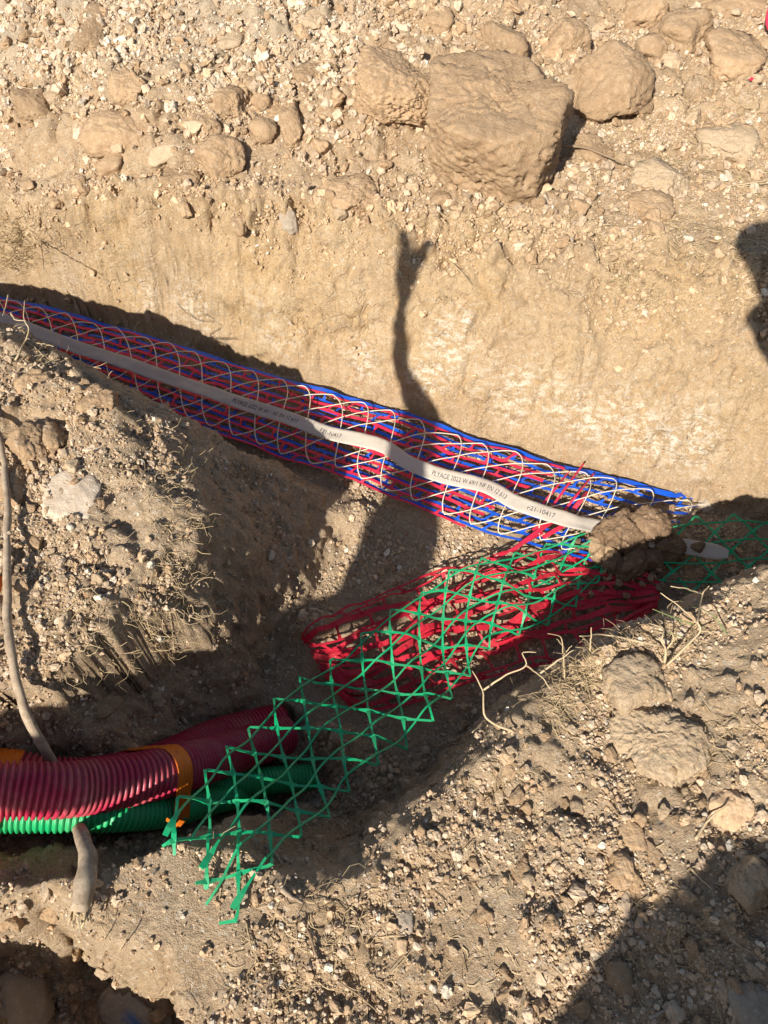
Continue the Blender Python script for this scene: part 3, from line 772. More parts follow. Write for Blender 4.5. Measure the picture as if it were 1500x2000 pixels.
clods = [
 # far spoil heap, left
 ('earth_clod', 182, 42, 62, 150, 'narrow brown slab of earth standing among pale gravel near the top left corner', 'clod', 'clod', .1, .5),
 ('earth_clod', 68, 195, 84, 105, 'rounded brown clod at the far left of the row above the trench', 'clod', 'clod', .2, .75),
 ('earth_clod', 235, 262, 140, 88, 'broad brown clod beside the deep dark gap in the left spoil row', 'clod', 'clod', 0, .8),
 ('earth_clod', 437, 312, 96, 92, 'blocky brown clod just right of the yellowish stone in the spoil row', 'clod', 'clod', .4, .85),
 ('earth_clod', 252, 158, 66, 78, 'gravel-dusted clod above the broad clod in the left spoil heap', 'clod', 'clod', .3, .6),
 ('earth_clod', 452, 198, 66, 70, 'dull brown clod with cracked face in the middle of the gravelly heap', 'clod', 'clod', .2, .7),
 ('earth_clod', 567, 228, 58, 96, 'upright oval clod with a dark gap on its right side', 'clod', 'clod', .1, .8),
 ('earth_clod', 503, 158, 44, 32, 'small flat clod on top of the clod column in the upper middle', 'clod', 'clod', .2, .6),
 ('earth_clod', 510, 190, 34, 40, 'small rounded clod in the middle of the clod column', 'clod', 'clod', .5, .8),
 ('earth_clod', 518, 248, 54, 52, 'clod at the foot of the clod column beside the upright oval clod', 'clod', 'clod', .9, .8),
 ('earth_clod', 606, 145, 66, 66, 'clod between the white gravel patch and the upright oval clod', 'clod', 'clod', .5, .6),
 ('yellow_stone', 325, 298, 74, 46, 'yellowish stone under the deep dark gap in the spoil row', 'stone', 'clod_pale', .3, .7),
 ('earth_clod', 345, 348, 96, 56, 'low wide clod below the yellowish stone', 'clod', 'clod', .1, .6),
 ('earth_clod', 220, 318, 70, 44, 'low clod tucked under the broad brown clod', 'clod', 'clod', 0, .7),
 ('earth_clod', 718, 214, 66, 60, 'round clod left of the massive earth block', 'clod', 'clod', .1, .7),
 ('earth_clod', 682, 372, 104, 104, 'big rounded clod half sunk at the lip of the far wall', 'clod', 'clod', .3, .6),
 ('grey_stone', 566, 425, 38, 46, 'small greyish stone set in the lip of the far wall', 'stone', 'stone_grey', .3, .6),
 ('pale_slab', 612, 32, 62, 60, 'pale flat slab at the top edge left of the middle', 'slab', 'clod_pale', .1, .4),
 ('earth_clod', 408, 238, 36, 52, 'thin tilted clod right of the deep dark gap', 'clod', 'clod', .6, .7),
 ('white_stone', 335, 206, 26, 34, 'whitish angular stone in the gravel above the dark gap', 'stone', 'stone', .2, .7),
 ('white_stone', 154, 258, 22, 34, 'whitish stone left of the broad brown clod', 'stone', 'stone', .2, .7),
 ('pale_lump', 450, 75, 60, 48, 'pale crumbly lump in the gravel heap at the top', 'lump', 'clod_pale', .2, .6),
 # far spoil heap, right
 ('earth_block', 965, 232, 330, 285, 'massive block of brown earth in the middle of the far bank', 'earth block', 'clod', .15, .75),
 ('earth_slab', 775, 135, 170, 205, 'large sloping slab of earth leaning on the massive block from the left', 'earth slab', 'clod', .1, .5),
 ('earth_clod', 853, 35, 62, 54, 'clod on the upper edge of the sloping earth slab', 'clod', 'clod', .1, .7),
 ('earth_clod', 980, 82, 92, 90, 'grey-brown clod above the massive block, left of the rounded one', 'clod', 'clod', .2, .7),
 ('earth_clod', 1102, 80, 98, 92, 'rounded clod with a pale scratch above the massive block', 'clod', 'clod', 0, .75),
 ('earth_clod', 1188, 150, 150, 158, 'second largest clod, smooth faced, right of the massive block', 'clod', 'clod', .35, .7),
 ('earth_clod', 1262, 18, 98, 78, 'clod cut by the top edge above the right-hand pair', 'clod', 'clod', .1, .8),
 ('earth_clod', 1330, 48, 96, 104, 'tilted clod with a long dark shadow crack on its right', 'clod', 'clod', .6, .8),
 ('earth_clod', 1274, 90, 58, 60, 'small dark-sided clod wedged between larger clods at upper right', 'clod', 'clod', .3, .8),
 ('earth_clod', 1304, 116, 48, 42, 'low pale clod in front of the wedged small clod', 'clod', 'clod_pale', .3, .6),
 ('earth_clod', 1430, 98, 140, 124, 'broad flat clod beside the red tape at the top right', 'clod', 'clod', .2, .5),
 ('earth_clod', 1420, 14, 140, 54, 'clod at the top edge left of the red tape', 'clod', 'clod', 0, .8),
 ('earth_clod', 1420, 258, 106, 114, 'flat pale round clod lying alone on the straw at the right', 'clod', 'clod_pale', .4, .35),
 ('earth_slab', 1286, 335, 112, 96, 'pale smooth slab with a black shadow along its right edge', 'earth slab', 'clod_pale', .5, .45),
 ('earth_clod', 1268, 398, 92, 78, 'cracked clod just below the pale smooth slab', 'clod', 'clod', .2, .5),
 ('earth_slab', 1150, 278, 74, 90, 'triangular slab beside the lower right corner of the massive block', 'earth slab', 'clod', .7, .4),
 ('yellow_stone', 1120, 327, 38, 28, 'small yellow stone under the triangular slab', 'stone', 'clod_pale', .2, .7),
 ('white_stone', 1173, 261, 16, 22, 'bright white stone right of the triangular slab', 'stone', 'stone', .2, .8),
 ('earth_clod', 862, 388, 38, 40, 'small clod above the hand-shaped shadow', 'clod', 'clod', .2, .7),
 ('earth_clod', 1205, 330, 40, 34, 'small clod left of the pale smooth slab', 'clod', 'clod', .2, .7),
 ('white_stone', 1344, 462, 20, 18, 'white angular chip on the straw-covered far ground', 'stone', 'stone', .2, .5),
 # near left block
 ('earth_clod', 195, 775, 84, 100, 'rounded clod on the lip of the near left bank beside the main trench', 'clod', 'clod', .3, .8),
 ('earth_clod', 58, 855, 76, 88, 'clod with a dark gap on its right on the near left bank', 'clod', 'clod', .4, .8),
 ('earth_clod', 102, 838, 38, 80, 'narrow leaning clod right of the dark gap on the near left bank', 'clod', 'clod', .5, .7),
 ('earth_clod', 140, 734, 40, 36, 'small light clod above the rounded one on the near left bank', 'clod', 'clod_pale', .3, .8),
 ('pale_slab', 146, 958, 112, 150, 'large pale flat stone on the near left bank', 'stone', 'stone', .25, .3),
 ('white_stone', 186, 876, 58, 34, 'whitish stone above the large pale flat stone', 'stone', 'stone', .1, .6),
 ('earth_clod', 25, 940, 50, 90, 'brown clod in the shade of the long stick', 'clod', 'clod', .1, .7),
 ('earth_clod', 60, 740, 80, 60, 'crumbly clod above the gap on the near left bank', 'clod', 'clod', .6, .6),
 ('earth_clod', 205, 1370, 60, 40, 'crumbly clod on the slope above the red pipe', 'clod', 'clod', .6, .6),
 ('pebble', 258, 1460, 22, 24, 'round pebble directly behind the red pipe', 'pebble', 'stone_tan', .6, .8),
 # trench
 ('pale_stone', 1376, 980, 28, 34, 'pale stone at the end of the blue mesh', 'stone', 'stone_grey', .3, .8),
 # near right block
 ('earth_clod', 1240, 1325, 118, 108, 'pebbly clod behind the dry twigs on the right bank', 'clod', 'clod_pale', .3, .6),
 ('earth_slab', 1288, 1428, 180, 150, 'large flat cracked lump of earth on the right bank', 'earth slab', 'clod_pale', .2, .45),
 ('cobble', 1430, 1570, 80, 70, 'smooth heart-shaped tan cobble on the right bank', 'cobble', 'stone_tan', .4, .55),
 ('earth_clod', 1232, 1632, 54, 62, 'sunlit clod at the top of the shadow in the lower right', 'clod', 'clod', .2, .8),
 ('earth_clod', 1275, 1660, 36, 62, 'narrow clod right of the gap at the shadow edge', 'clod', 'clod', .3, .8),
 ('earth_clod', 1212, 1702, 74, 78, 'dark clod just inside the lower right shadow', 'clod', 'clod', .5, .7),
 ('earth_clod', 1464, 1716, 96, 96, 'sunlit gravelly clod at the right edge surrounded by shadow', 'clod', 'clod_pale', .2, .95),
 ('grey_stone', 1474, 1962, 84, 92, 'smooth grey stone in the bottom right corner', 'stone', 'stone_grey', .3, .6),
 ('earth_clod', 1210, 1905, 50, 66, 'upright brown lump in the lower right shadow', 'clod', 'clod', .1, .6),
 ('pebble', 1408, 1928, 34, 56, 'long reddish pebble near the bottom right corner', 'pebble', 'stone_tan', .5, .6),
 ('white_stone', 1164, 1860, 24, 20, 'white chip in the lower right shadow by its left edge', 'stone', 'stone', .5, .6),
 ('pebble', 790, 1792, 34, 48, 'flat grey-brown pebble at the bottom centre', 'pebble', 'stone_grey', .1, .4),
 ('pebble', 786, 1846, 24, 28, 'small pinkish pebble below the flat grey-brown one', 'pebble', 'stone_tan', .1, .6),
 ('pebble', 976, 1556, 20, 34, 'small pale upright pebble on the right bank near the branch trench', 'pebble', 'clod_pale', .1, .6),
 ('white_stone', 1032, 1984, 22, 26, 'white pebble at the bottom edge', 'stone', 'stone', .1, .6),
 ('earth_clod', 1018, 1700, 40, 44, 'brown lump in the sunlit gravel left of the lower right shadow', 'clod', 'clod', .3, .6),
 ('earth_clod', 1480, 1540, 50, 70, 'clod at the right edge above the tan cobble', 'clod', 'clod_pale', .3, .7),
 # pit
 ('grey_stone', 35, 1935, 120, 130, 'angular grey stone deep in the shaded pit at the bottom left', 'stone', 'stone_grey', .5, .6),
 ('grey_slab', 268, 1962, 130, 130, 'grey slab with a blue paint mark in the shaded pit', 'stone', 'stone_blue', .4, .5),
 ('earth_clod', 200, 1908, 40, 44, 'brown clod between the two grey stones in the pit', 'clod', 'clod', .4, .8),
 ('earth_clod', 195, 1965, 60, 60, 'dark clod beside the blue-marked slab in the pit', 'clod', 'clod', .8, .8),
]
for i, (nm, u, v, w, h, lab, cat, mt, spin, th) in enumerate(clods):
    place_clod(nm, u, v, w, h, lab, cat, mt, seed=i + 1, spin=spin, thick=th, rough=(0.11 if w * h < 12000 else 0.17) if mt.startswith('clod') else 0.05, cracks=0.03 if mt.startswith('clod') else 0.0)

# smaller clods that nothing tells apart: one shared label per stretch of ground
small_meshes = [clod_mesh('earth_clod', 300 + k, (0.05, 0.043, 0.038), 4, M['clod' if k % 3 else 'clod_pale'], 1.0, 0.13, 0.06, 0.44) for k in range(14)]
ANCH = [(182, 42, 'the narrow standing slab'), (68, 195, 'the rounded clod at the far left'), (235, 262, 'the broad brown clod'), (437, 312, 'the blocky brown clod'), (252, 158, 'the gravel-dusted clod'), (452, 198, 'the dull cracked clod'),
        (567, 228, 'the upright oval clod'), (325, 298, 'the yellowish stone'), (682, 372, 'the big half-sunk clod'), (612, 32, 'the pale flat slab'), (718, 214, 'the round clod by the massive block'), (965, 232, 'the massive earth block'), (775, 135, 'the sloping earth slab'),
        (980, 82, 'the grey-brown clod'), (1102, 80, 'the scratched rounded clod'), (1188, 150, 'the second largest clod'), (1330, 48, 'the tilted clod'), (1430, 98, 'the broad flat clod'), (1420, 258, 'the flat pale round clod'), (1286, 335, 'the pale smooth slab'),
        (195, 775, 'the rounded lip clod'), (58, 855, 'the clod with a dark gap'), (146, 958, 'the large pale flat stone'), (20, 1100, 'the long stick'), (250, 1480, 'the red pipes'), (340, 1150, 'the shaggy bank edge'), (1240, 1325, 'the pebbly clod'), (1288, 1428, 'the large cracked lump'),
        (1430, 1570, 'the tan cobble'), (1212, 1702, 'the dark clod inside the shadow'), (1464, 1716, 'the gravelly clod at the right edge'), (1474, 1962, 'the smooth grey corner stone'), (790, 1792, 'the flat grey-brown pebble'), (976, 1556, 'the small pale upright pebble'), (1210, 1905, 'the upright shaded lump'),
        (1032, 1984, 'the white pebble at the bottom'), (35, 1935, 'the angular grey pit stone'), (268, 1962, 'the blue-marked slab'), (806, 480, 'the hand-shaped shadow'), (1000, 1400, 'the branch trench edge')]
def near_label(u, v, s, where):
    k = min(range(len(ANCH)), key=lambda i: (ANCH[i][0] - u) ** 2 + (ANCH[i][1] - v) ** 2)
    du, dv = u - ANCH[k][0], v - ANCH[k][1]
    d = ('right of' if du > 0 else 'left of') if abs(du) > abs(dv) else ('below' if dv > 0 else 'above')
    far_ = 'just ' if math.hypot(du, dv) < 70 else ''
    size = 'tiny' if s < 0.03 else ('small' if s < 0.05 else ('fist-sized' if s < 0.075 else 'larger'))
    return '%s clod %s%s %s, %s' % (size, far_, d, ANCH[k][2], where)
def scatter_clods(n, test, smin, smax, label, group, seed):
    r = np.random.default_rng(seed)
    k = 0; tries = 0
    while k < n and tries < 40000:
        tries += 1
        x = r.uniform(-2.2, 2.2); y = r.uniform(0.0, 4.2)
        z = float(H(x, y)); u, v, dep = project(np.array([x, y, z]))
        if not (5 < u < 1495 and 5 < v < 1995) or not test(x, y, u, v): continue
        s = smin + (smax - smin) * r.random() ** 2.2
        o = bpy.data.objects.new('earth_clod', small_meshes[[k_ for k_ in range(14) if k_ % 3 or seed != 9][r.integers(0, 14 if seed != 9 else 9)]]); COL.objects.link(o)
        nrm = normal_at(np.array(x), np.array(y), 0.04)
        o.matrix_world = Matrix.Translation(Vector((x, y, z)) + Vector(nrm) * s * 0.2) @ frame_on(nrm, r.uniform(0, 6.28)) @ Matrix.Diagonal((20 * s * r.uniform(.8, 1.3), 20 * s, 20 * s * r.uniform(.7, 1.1), 1))
        tag(o, near_label(float(u), float(v), s, label), 'clod', group)
        k += 1
scatter_clods(120, lambda x, y, u, v: v < 440 and u < 900, 0.03, 0.085, 'far spoil heap', 'small clods of the left spoil heap', 1)
scatter_clods(34, lambda x, y, u, v: v < 300 and u >= 900, 0.03, 0.08, 'far bank', 'small clods between the big upper right clods', 2)
scatter_clods(42, lambda x, y, u, v: u < 330 and 700 < v < 1400 and not mask('inl', x, y), 0.022, 0.055, 'near left bank', 'small clods of the near left bank', 3)
scatter_clods(70, lambda x, y, u, v: u > 820 and v > 1280 and not mask('inl', x, y), 0.018, 0.045, 'near right bank', 'small clods of the near right bank', 4)
scatter_clods(26, lambda x, y, u, v: 380 < v < 520 and u < 1300 and mask('far', x, y) and mask('t', x, y) > 0.6, 0.03, 0.10, 'far wall lip', 'clods in the lip of the far wall', 9)
scatter_clods(22, lambda x, y, u, v: u < 360 and v > 1740 and mask('pit', x, y) > 0.5, 0.02, 0.06, 'pit floor', 'small clods in the pit', 5)

# ------------------------------------------------------------------ nets and tapes in the trench
class Sheet:
    """strip of netting between two edges; s = metres along, w = 0..1 across"""
    def __init__(self, A, B, off=0.012, drape=True, n=160, ripple=0.0, seed=0.0):
        self.a = spline([P(u, v, z) for u, v, z in A], n); self.b = spline([P(u, v, z) for u, v, z in B], n)
        mid = (self.a + self.b) / 2
        self.d = np.concatenate([[0], np.cumsum(np.linalg.norm(np.diff(mid, axis=0), axis=1))]); self.L = self.d[-1]
        self.climb = 0.07; self.off = off; self.drape = drape; self.ripple = ripple; self.seed = seed
        self.W = float(np.median(np.linalg.norm(self.a - self.b, axis=1)))
    def edge(self, arr, s):
        return np.stack([np.interp(s, self.d, arr[:, k]) for k in range(3)], -1)
    def pos(self, s, w, lift=0.0):
        s = np.atleast_1d(np.asarray(s, float)); w = np.broadcast_to(np.asarray(w, float), s.shape)
        p = self.edge(self.a, s) * (1 - w)[:, None] + self.edge(self.b, s) * w[:, None]
        if self.ripple:
            p[:, 2] += self.ripple * fbm(s * 4 + self.seed, w * 2.2, self.seed, 2)
        if self.drape:
            g = np.maximum.reduce([H(p[:, 0] + dx, p[:, 1] + dy) for dx, dy in ((0, 0), (0.012, 0), (-0.012, 0), (0, 0.012), (0, -0.012))])
            p[:, 2] = np.maximum(p[:, 2], np.minimum(g + self.off, p[:, 2] + self.climb))
        p[:, 2] += lift
        return p
    def side(self, s):
        s = np.atleast_1d(np.asarray(s, float))
        d = self.edge(self.b, s) - self.edge(self.a, s)
        return d / np.linalg.norm(d, axis=1)[:, None]

ZN = ZF + 0.045
MAIN_A = [(-330, 487, ZN), (-100, 552, ZN), (0, 582, ZN), (150, 620, ZN), (280, 657, ZN), (420, 702, ZN), (550, 742, ZN), (700, 784, ZN), (840, 828, ZN), (950, 868, ZN), (1100, 912, ZN), (1250, 950, ZN - .005), (1340, 975, ZN - .05), (1400, 988, ZN - .09)]
MAIN_B = [(-330, 598, ZN), (-100, 668, ZN), (0, 705, ZN), (120, 745, ZN), (240, 785, ZN), (390, 838, ZN), (490, 875, ZN), (600, 912, ZN), (700, 948, ZN), (840, 1003, ZN), (940, 1043, ZN), (1090, 1085, ZN), (1180, 1110, ZN)]
main = Sheet(MAIN_A, MAIN_B, 0.004, True, 200, ripple=0.012, seed=4.0); main.climb = 0.012
def strip_net(name, sh, mat, ws, widths, ties, lift, label, cat, s0=0.0, s1=None, tie_step=0.11, wob=0.012, seed=1, wave=0.008, twist=0.18):
    root = empty(name, tuple(sh.pos([sh.L * 0.5], 0.5)[0]))
    tag(root, label, cat)
    s1 = sh.L if s1 is None else s1
    r = np.random.default_rng(seed)
    S = np.arange(s0, s1, 0.018)
    tracks = []
    for k, w in enumerate(ws):
        wv = w + (wob / sh.W) * fbm(S * 3.0 + k * 7.7 + seed, S * 0 + k * 1.3, seed, 2)
        if k == 0 or k == len(ws) - 1: wv = np.full_like(S, w) + 0.3 * (wob / sh.W) * fbm(S * 3 + k, S * 0, seed, 2)
        p = sh.pos(S, np.clip(wv, 0, 1), lift)
        p[:, 2] += wave * np.clip(fbm(S * 7 + k * 3.1, S * 0 + k * 5.0 + seed, 2.0, 2) + 0.25, 0, None)
        sd = sh.side(S)
        tw = twist * fbm(S * 5 + k * 2.2, S * 0 + seed, 4.0, 2)
        sd = sd + np.stack([np.zeros_like(S), np.zeros_like(S), tw], -1)
        m = MB(); m.ribbon(p, sd, [widths[k] * (0.75 + 0.35 * abs(float(a))) for a in fbm(S * 6 + k, S * 0, seed + 3.0, 2) + 0.6], 0.0014)
        m.build('ribbon', mat, root)
        tracks.append(p)
    for k in range(len(ws) - 1):
        t = s0 + tie_step * (0.5 if k % 2 else 0.0) + r.uniform(0, 0.02)
        while t < s1 - 0.05:
            i = int((t - s0) / 0.018); j = min(i + r.integers(0, 2), len(S) - 1)
            if i < len(S):
                a, b = tracks[k][i], tracks[k + 1][j]
                c = (a + b) / 2 + np.array([0, 0, 0.003])
                mt = MB(); mt.ribbon([a, c, b], tracks[k][min(i + 1, len(S) - 1)] - tracks[k][max(i - 1, 0)], [0.014, 0.006, 0.014], 0.0022); mt.build('tie', mat, root)
            t += tie_step + r.uniform(-0.008, 0.008)
    return root, tracks
LB = main.L
strip_net('blue_warning_mesh', main, M['blue'], [0.0, 0.11, 0.22, 0.33, 0.44, 0.55, 0.66, 0.77, 0.88, 0.96], [0.021, 0.010, 0.011, 0.012, 0.010, 0.011, 0.012, 0.011, 0.011, 0.010], 0, 0.002,
          'blue plastic warning mesh laid along the bottom of the main trench', 'warning mesh', seed=3, tie_step=0.14, wob=0.012, wave=0.012)
strip_net('red_warning_mesh', main, M['pinkred'], [0.05, 0.165, 0.275, 0.385, 0.495, 0.605, 0.715, 0.825, 0.92, 1.0], [0.009, 0.012, 0.013, 0.013, 0.011, 0.014, 0.012, 0.012, 0.010, 0.008], 0, 0.011,
          'pinkish red plastic warning mesh lying on the blue one in the main trench', 'warning mesh', s1=LB * 0.86, seed=8, tie_step=0.15, wob=0.014, wave=0.014)

# cream net with the printed tape
def cream_net():
    root = empty('cream_warning_mesh', tuple(main.pos([LB * 0.5], 0.5)[0]))
    tag(root, 'cream plastic diamond mesh with printed white tape on top of the trench meshes', 'warning mesh')
    per = 0.56; nph = 5
    amp0, amp1 = 0.06, 0.97
    for ph in range(nph):
        S = np.arange(0.0, LB * 1.0, 0.012)
        x = (S + ph * per / nph + 0.05 * fbm(S * 1.3 + ph * 9, S * 0, 4.0, 2)) / per
        tri = np.abs(((x) % 1.0) * 2 - 1)               # 0..1 zigzag
        tri = 0.5 - 0.5 * np.cos(math.pi * np.clip(tri, 0, 1)) * 0.6 - 0.4 * (0.5 - tri)
        w = amp0 + (amp1 - amp0) * tri + 0.05 * fbm(S * 2.2 + ph * 5, S * 0 + ph, 3.0, 2)
        bulge = 0.018 + 0.034 * np.sin(math.pi * np.clip(w, 0, 1)) ** 0.8 + 0.012 * fbm(S * 4, w * 3, ph * 1.0, 2)
        p = main.pos(S, np.clip(w, 0, 1), 0.0); p[:, 2] += bulge
        m = MB(); m.tube(p, 0.0020, 6); m.build('strand', M['cream'], root, True)
    return root
cream = cream_net()
TZ = ZF + 0.118
tape_c = spline([P(u, v, TZ - (0.03 if u > 1150 else 0)) for u, v in ((-200, 560), (0, 622), (150, 678), (230, 703), (320, 735), (400, 762), (480, 790), (560, 815), (640, 845), (700, 858), (750, 872), (800, 905), (860, 928), (950, 950), (1000, 978), (1060, 1000), (1120, 1018), (1180, 1032), (1280, 1056), (1400, 1078), (1430, 1084)) ], 260)
td = np.concatenate([[0], np.cumsum(np.linalg.norm(np.diff(tape_c, axis=0), axis=1))])
tape_w = 0.054
def tape_frame(s):
    i = np.interp(s, td, np.arange(len(td)))
    p = np.stack([np.interp(s, td, tape_c[:, k]) for k in range(3)], -1)
    q = np.stack([np.interp(s + 0.02, td, tape_c[:, k]) for k in range(3)], -1) - np.stack([np.interp(s - 0.02, td, tape_c[:, k]) for k in range(3)], -1)
    t = q / (np.linalg.norm(q, axis=-1, keepdims=True) + 1e-9)
    up = np.stack([-t[..., 1], t[..., 0], np.zeros_like(t[..., 0])], -1)
    up /= np.linalg.norm(up, axis=-1, keepdims=True) + 1e-9
    up = up + np.stack([np.zeros_like(s), np.zeros_like(s), 0.25 + 0.30 * fbm(np.asarray(s) * 3.0, np.asarray(s) * 0, 6.0, 2)], -1)
    up /= np.linalg.norm(up, axis=-1, keepdims=True) + 1e-9
    nn = np.cross(t, up)
    return p, t, up, nn
def tape_point(s, x):
    s = np.asarray(s, float); p, t, up, nn = tape_frame(s)
    crease = 0.004 * fbm(s * 14, x * 40, 1.0, 3)
    return p + up * np.asarray(x)[..., None] + nn * crease[..., None]
def make_tape():
    S = np.arange(0.0, td[-1], 0.012); K = 7
    vs = []; fs = []
    for side in (0, 1):
        for s in S:
            xx = np.linspace(-tape_w / 2, tape_w / 2, K) * float(np.clip((td[-1] - s) / 0.05, 0.25, 1) ** 0.5)
            p = tape_point(np.full(K, s), xx)
            _, _, _, nn = tape_frame(np.full(K, s))
            vs.extend(p + nn * (0.0004 if side == 0 else -0.0004))
    n = len(S)
    for side in (0, 1):
        o = side * n * K
        for i in range(n - 1):
            for k in range(K - 1):
                q = (o + i * K + k, o + (i + 1) * K + k, o + (i + 1) * K + k + 1, o + i * K + k + 1)
                fs.append(q if side == 0 else q[::-1])
    for i in range(n - 1):
        for k, fl in ((0, 1), (K - 1, 0)):
            a, b = i * K + k, (i + 1) * K + k; c, d = n * K + b, n * K + a
            fs.append((a, d, c, b) if fl else (a, b, c, d))
    return mesh_obj('printed_tape', vs, fs, M['tape'], cream, True)
tape = make_tape()
def tape_text(txt, u0, v0, u1, v1, hgt):
    def nearest(u, v):
        uu, vv, _ = project(tape_c)
        return td[int(np.argmin((uu - u) ** 2 + (vv - v) ** 2))]
    s0, s1 = nearest(u0, v0), nearest(u1, v1)
    cu = bpy.data.curves.new('lettering', 'FONT'); cu.body = txt; cu.size = 1.0
    ob = bpy.data.objects.new('lettering', cu); COL.objects.link(ob)
    dg = bpy.context.evaluated_depsgraph_get()
    me = bpy.data.meshes.new_from_object(ob.evaluated_get(dg))
    bpy.data.objects.remove(ob); bpy.data.curves.remove(cu)
    co = np.array([v.co[:] for v in me.vertices])
    x0, x1 = co[:, 0].min(), co[:, 0].max()
    s = s0 + (co[:, 0] - x0) / (x1 - x0) * (s1 - s0)
    yy = (co[:, 1] - 0.35) * hgt / 0.7
    p = tape_point(s, yy)
    _, t, up, nn = tape_frame(s)
    sgn = 1.0 if nn[0, 2] > 0 else -1.0
    p = p + nn * sgn * 0.0012
    me.vertices.foreach_set('co', p.astype(np.float32).ravel())
    me.materials.clear(); me.materials.append(M['ink']); me.update()
    o = bpy.data.objects.new('lettering', me); COL.objects.link(o); o.parent = tape
    o.matrix_parent_inverse = Matrix.Translation(cream.location).inverted() @ Matrix.Identity(4)
    o.matrix_parent_inverse = Matrix.Identity(4)
    o.matrix_parent_inverse = (Matrix.Translation(cream.location) @ tape.matrix_parent_inverse).inverted()
    return o
tape_text('PLYAGE 2022 W 69/1 NF EN 12 613', 456, 785, 580, 826, 0.0165)
tape_text('F21-10417', 624, 838, 668, 852, 0.0165)
tape_text('PLYAGE 2022 W 69/1 NF EN 12 613', 842, 920, 992, 970, 0.0165)
tape_text('F21-10417', 1032, 990, 1082, 1006, 0.0165)

# green diamond net
def diamond_net(name, sh, label, nper=5, n_long=5, lift=0.0, phase0=0.0, s_end=None, jitter=0.008):
    root = empty(name, tuple(sh.pos([sh.L * 0.5], 0.5)[0])); tag(root, label, 'warning mesh')
    W = sh.W; per = 2 * W; step = per / nper
    L = sh.L if s_end is None else s_end
    S = np.arange(0.0, L, 0.008)
    net = MB(); r_n = np.random.default_rng(33)
    def tri(s, ph):
        x = ((s + ph) / per) % 1.0
        return 1 - np.abs(x * 2 - 1)
    for k in range(nper):
        ph = k * step + phase0
        t = tri(S, ph)
        # rounded turns at the selvedge
        t = np.clip(0.02 + 0.96 * t, 0, 1)
        w = t + (jitter / W) * fbm(S * 5 + k * 4, S * 0 + k, 7.0, 2)
        cut = len(S) - int(r_n.uniform(0, 4))
        p = sh.pos(S, np.clip(w, 0, 1), lift)[:cut]; t = t[:cut]
        wd = 0.0052 + 0.0058 * np.abs(np.cos(math.pi * (t * nper))) ** 10
        tn = np.gradient(p, axis=0)
        sd = np.cross(tn, np.array([0, 0, 1.0]))
        net.ribbon(p, sd, list(wd), 0.003)
    net.build('netting', M['green'], root)
    for k in range(n_long):
        w0 = (k + 0.5) / n_long
        w = np.clip(w0 + (jitter * 1.5 / W) * fbm(S * 4 + k * 9, S * 0 + k, 2.0, 2), 0.01, 0.99)
        cut = len(S) - int(r_n.uniform(0, 9)) if len(S) > 20 else len(S)
        p = sh.pos(S[:cut:2], w[:cut:2], lift + 0.003)
        m = MB(); tabw = np.full(len(p), 0.0048); tabw[-4:] = [0.0065, 0.0115, 0.0135, 0.011] if k % 2 == 0 else 0.0048
        m.ribbon(p, sh.side(S[:cut:2]), list(tabw), 0.0028); m.build('strand', M['green'], root)
    return root
GA = [(1135, 1038, -.54), (1060, 1055, -.53), (1000, 1075, -.52), (905, 1100, -.50), (850, 1130, -.49), (735, 1210, -.46), (610, 1300, -.40), (545, 1355, -.33), (480, 1420, -.25), (405, 1490, -.09), (338, 1562, .02), (296, 1650, .04)]
GB = [(1190, 1120, -.56), (1150, 1160, -.56), (1120, 1190, -.56), (1060, 1232, -.55), (965, 1262, -.52), (905, 1345, -.46), (842, 1425, -.39), (775, 1482, -.33), (690, 1545, -.24), (640, 1605, -.15), (540, 1690, -.01), (478, 1785, .03), (430, 1838, .03)]
green_sheet = Sheet(GA, GB, 0.012, True, 200, ripple=0.045, seed=2.0)
gnet = diamond_net('green_warning_mesh', green_sheet, 'green plastic diamond mesh sagging from the junction over the pipe mouths', 5, 5)
GA2 = [(1290, 1020, -.55), (1330, 1008, -.54), (1400, 1003, -.53), (1500, 1008, -.52), (1700, 1050, -.5), (1900, 1090, -.5)]
GB2 = [(1270, 1150, -.57), (1330, 1160, -.57), (1400, 1160, -.57), (1500, 1145, -.56), (1700, 1190, -.56), (1900, 1230, -.56)]
diamond_net('green_warning_mesh', Sheet(GA2, GB2, 0.012, True, 120, 0.012, 9.0), 'shaded green plastic mesh right of the dark clump of earth', 4, 4)

# crumpled red ribbon net in the branch trench
RA = [(590, 1250, -.58), (700, 1186, -.58), (830, 1128, -.57), (950, 1095, -.57), (1070, 1078, -.57), (1180, 1095, -.58), (1290, 1142, -.58)]
RB = [(655, 1350, -.58), (705, 1388, -.58), (800, 1375, -.58), (900, 1345, -.58), (1000, 1318, -.58), (1100, 1288, -.58), (1200, 1242, -.58), (1285, 1182, -.58)]
rsh = Sheet(RA, RB, 0.010, True, 160, 0.03, 5.0)
heap, tr = strip_net('red_ribbon_net', rsh, M['red'], list(np.linspace(0, 1, 15)), [0.007, 0.006, 0.018, 0.008, 0.016, 0.012, 0.020, 0.008, 0.022, 0.012, 0.018, 0.008, 0.014, 0.009, 0.010], 0, 0.004,
                     'crumpled heap of bright red ribbon net under the green mesh in the branch trench', 'ribbon net', seed=21, tie_step=0.10, wob=0.05, wave=0.035, twist=0.4)
r_ = np.random.default_rng(5)
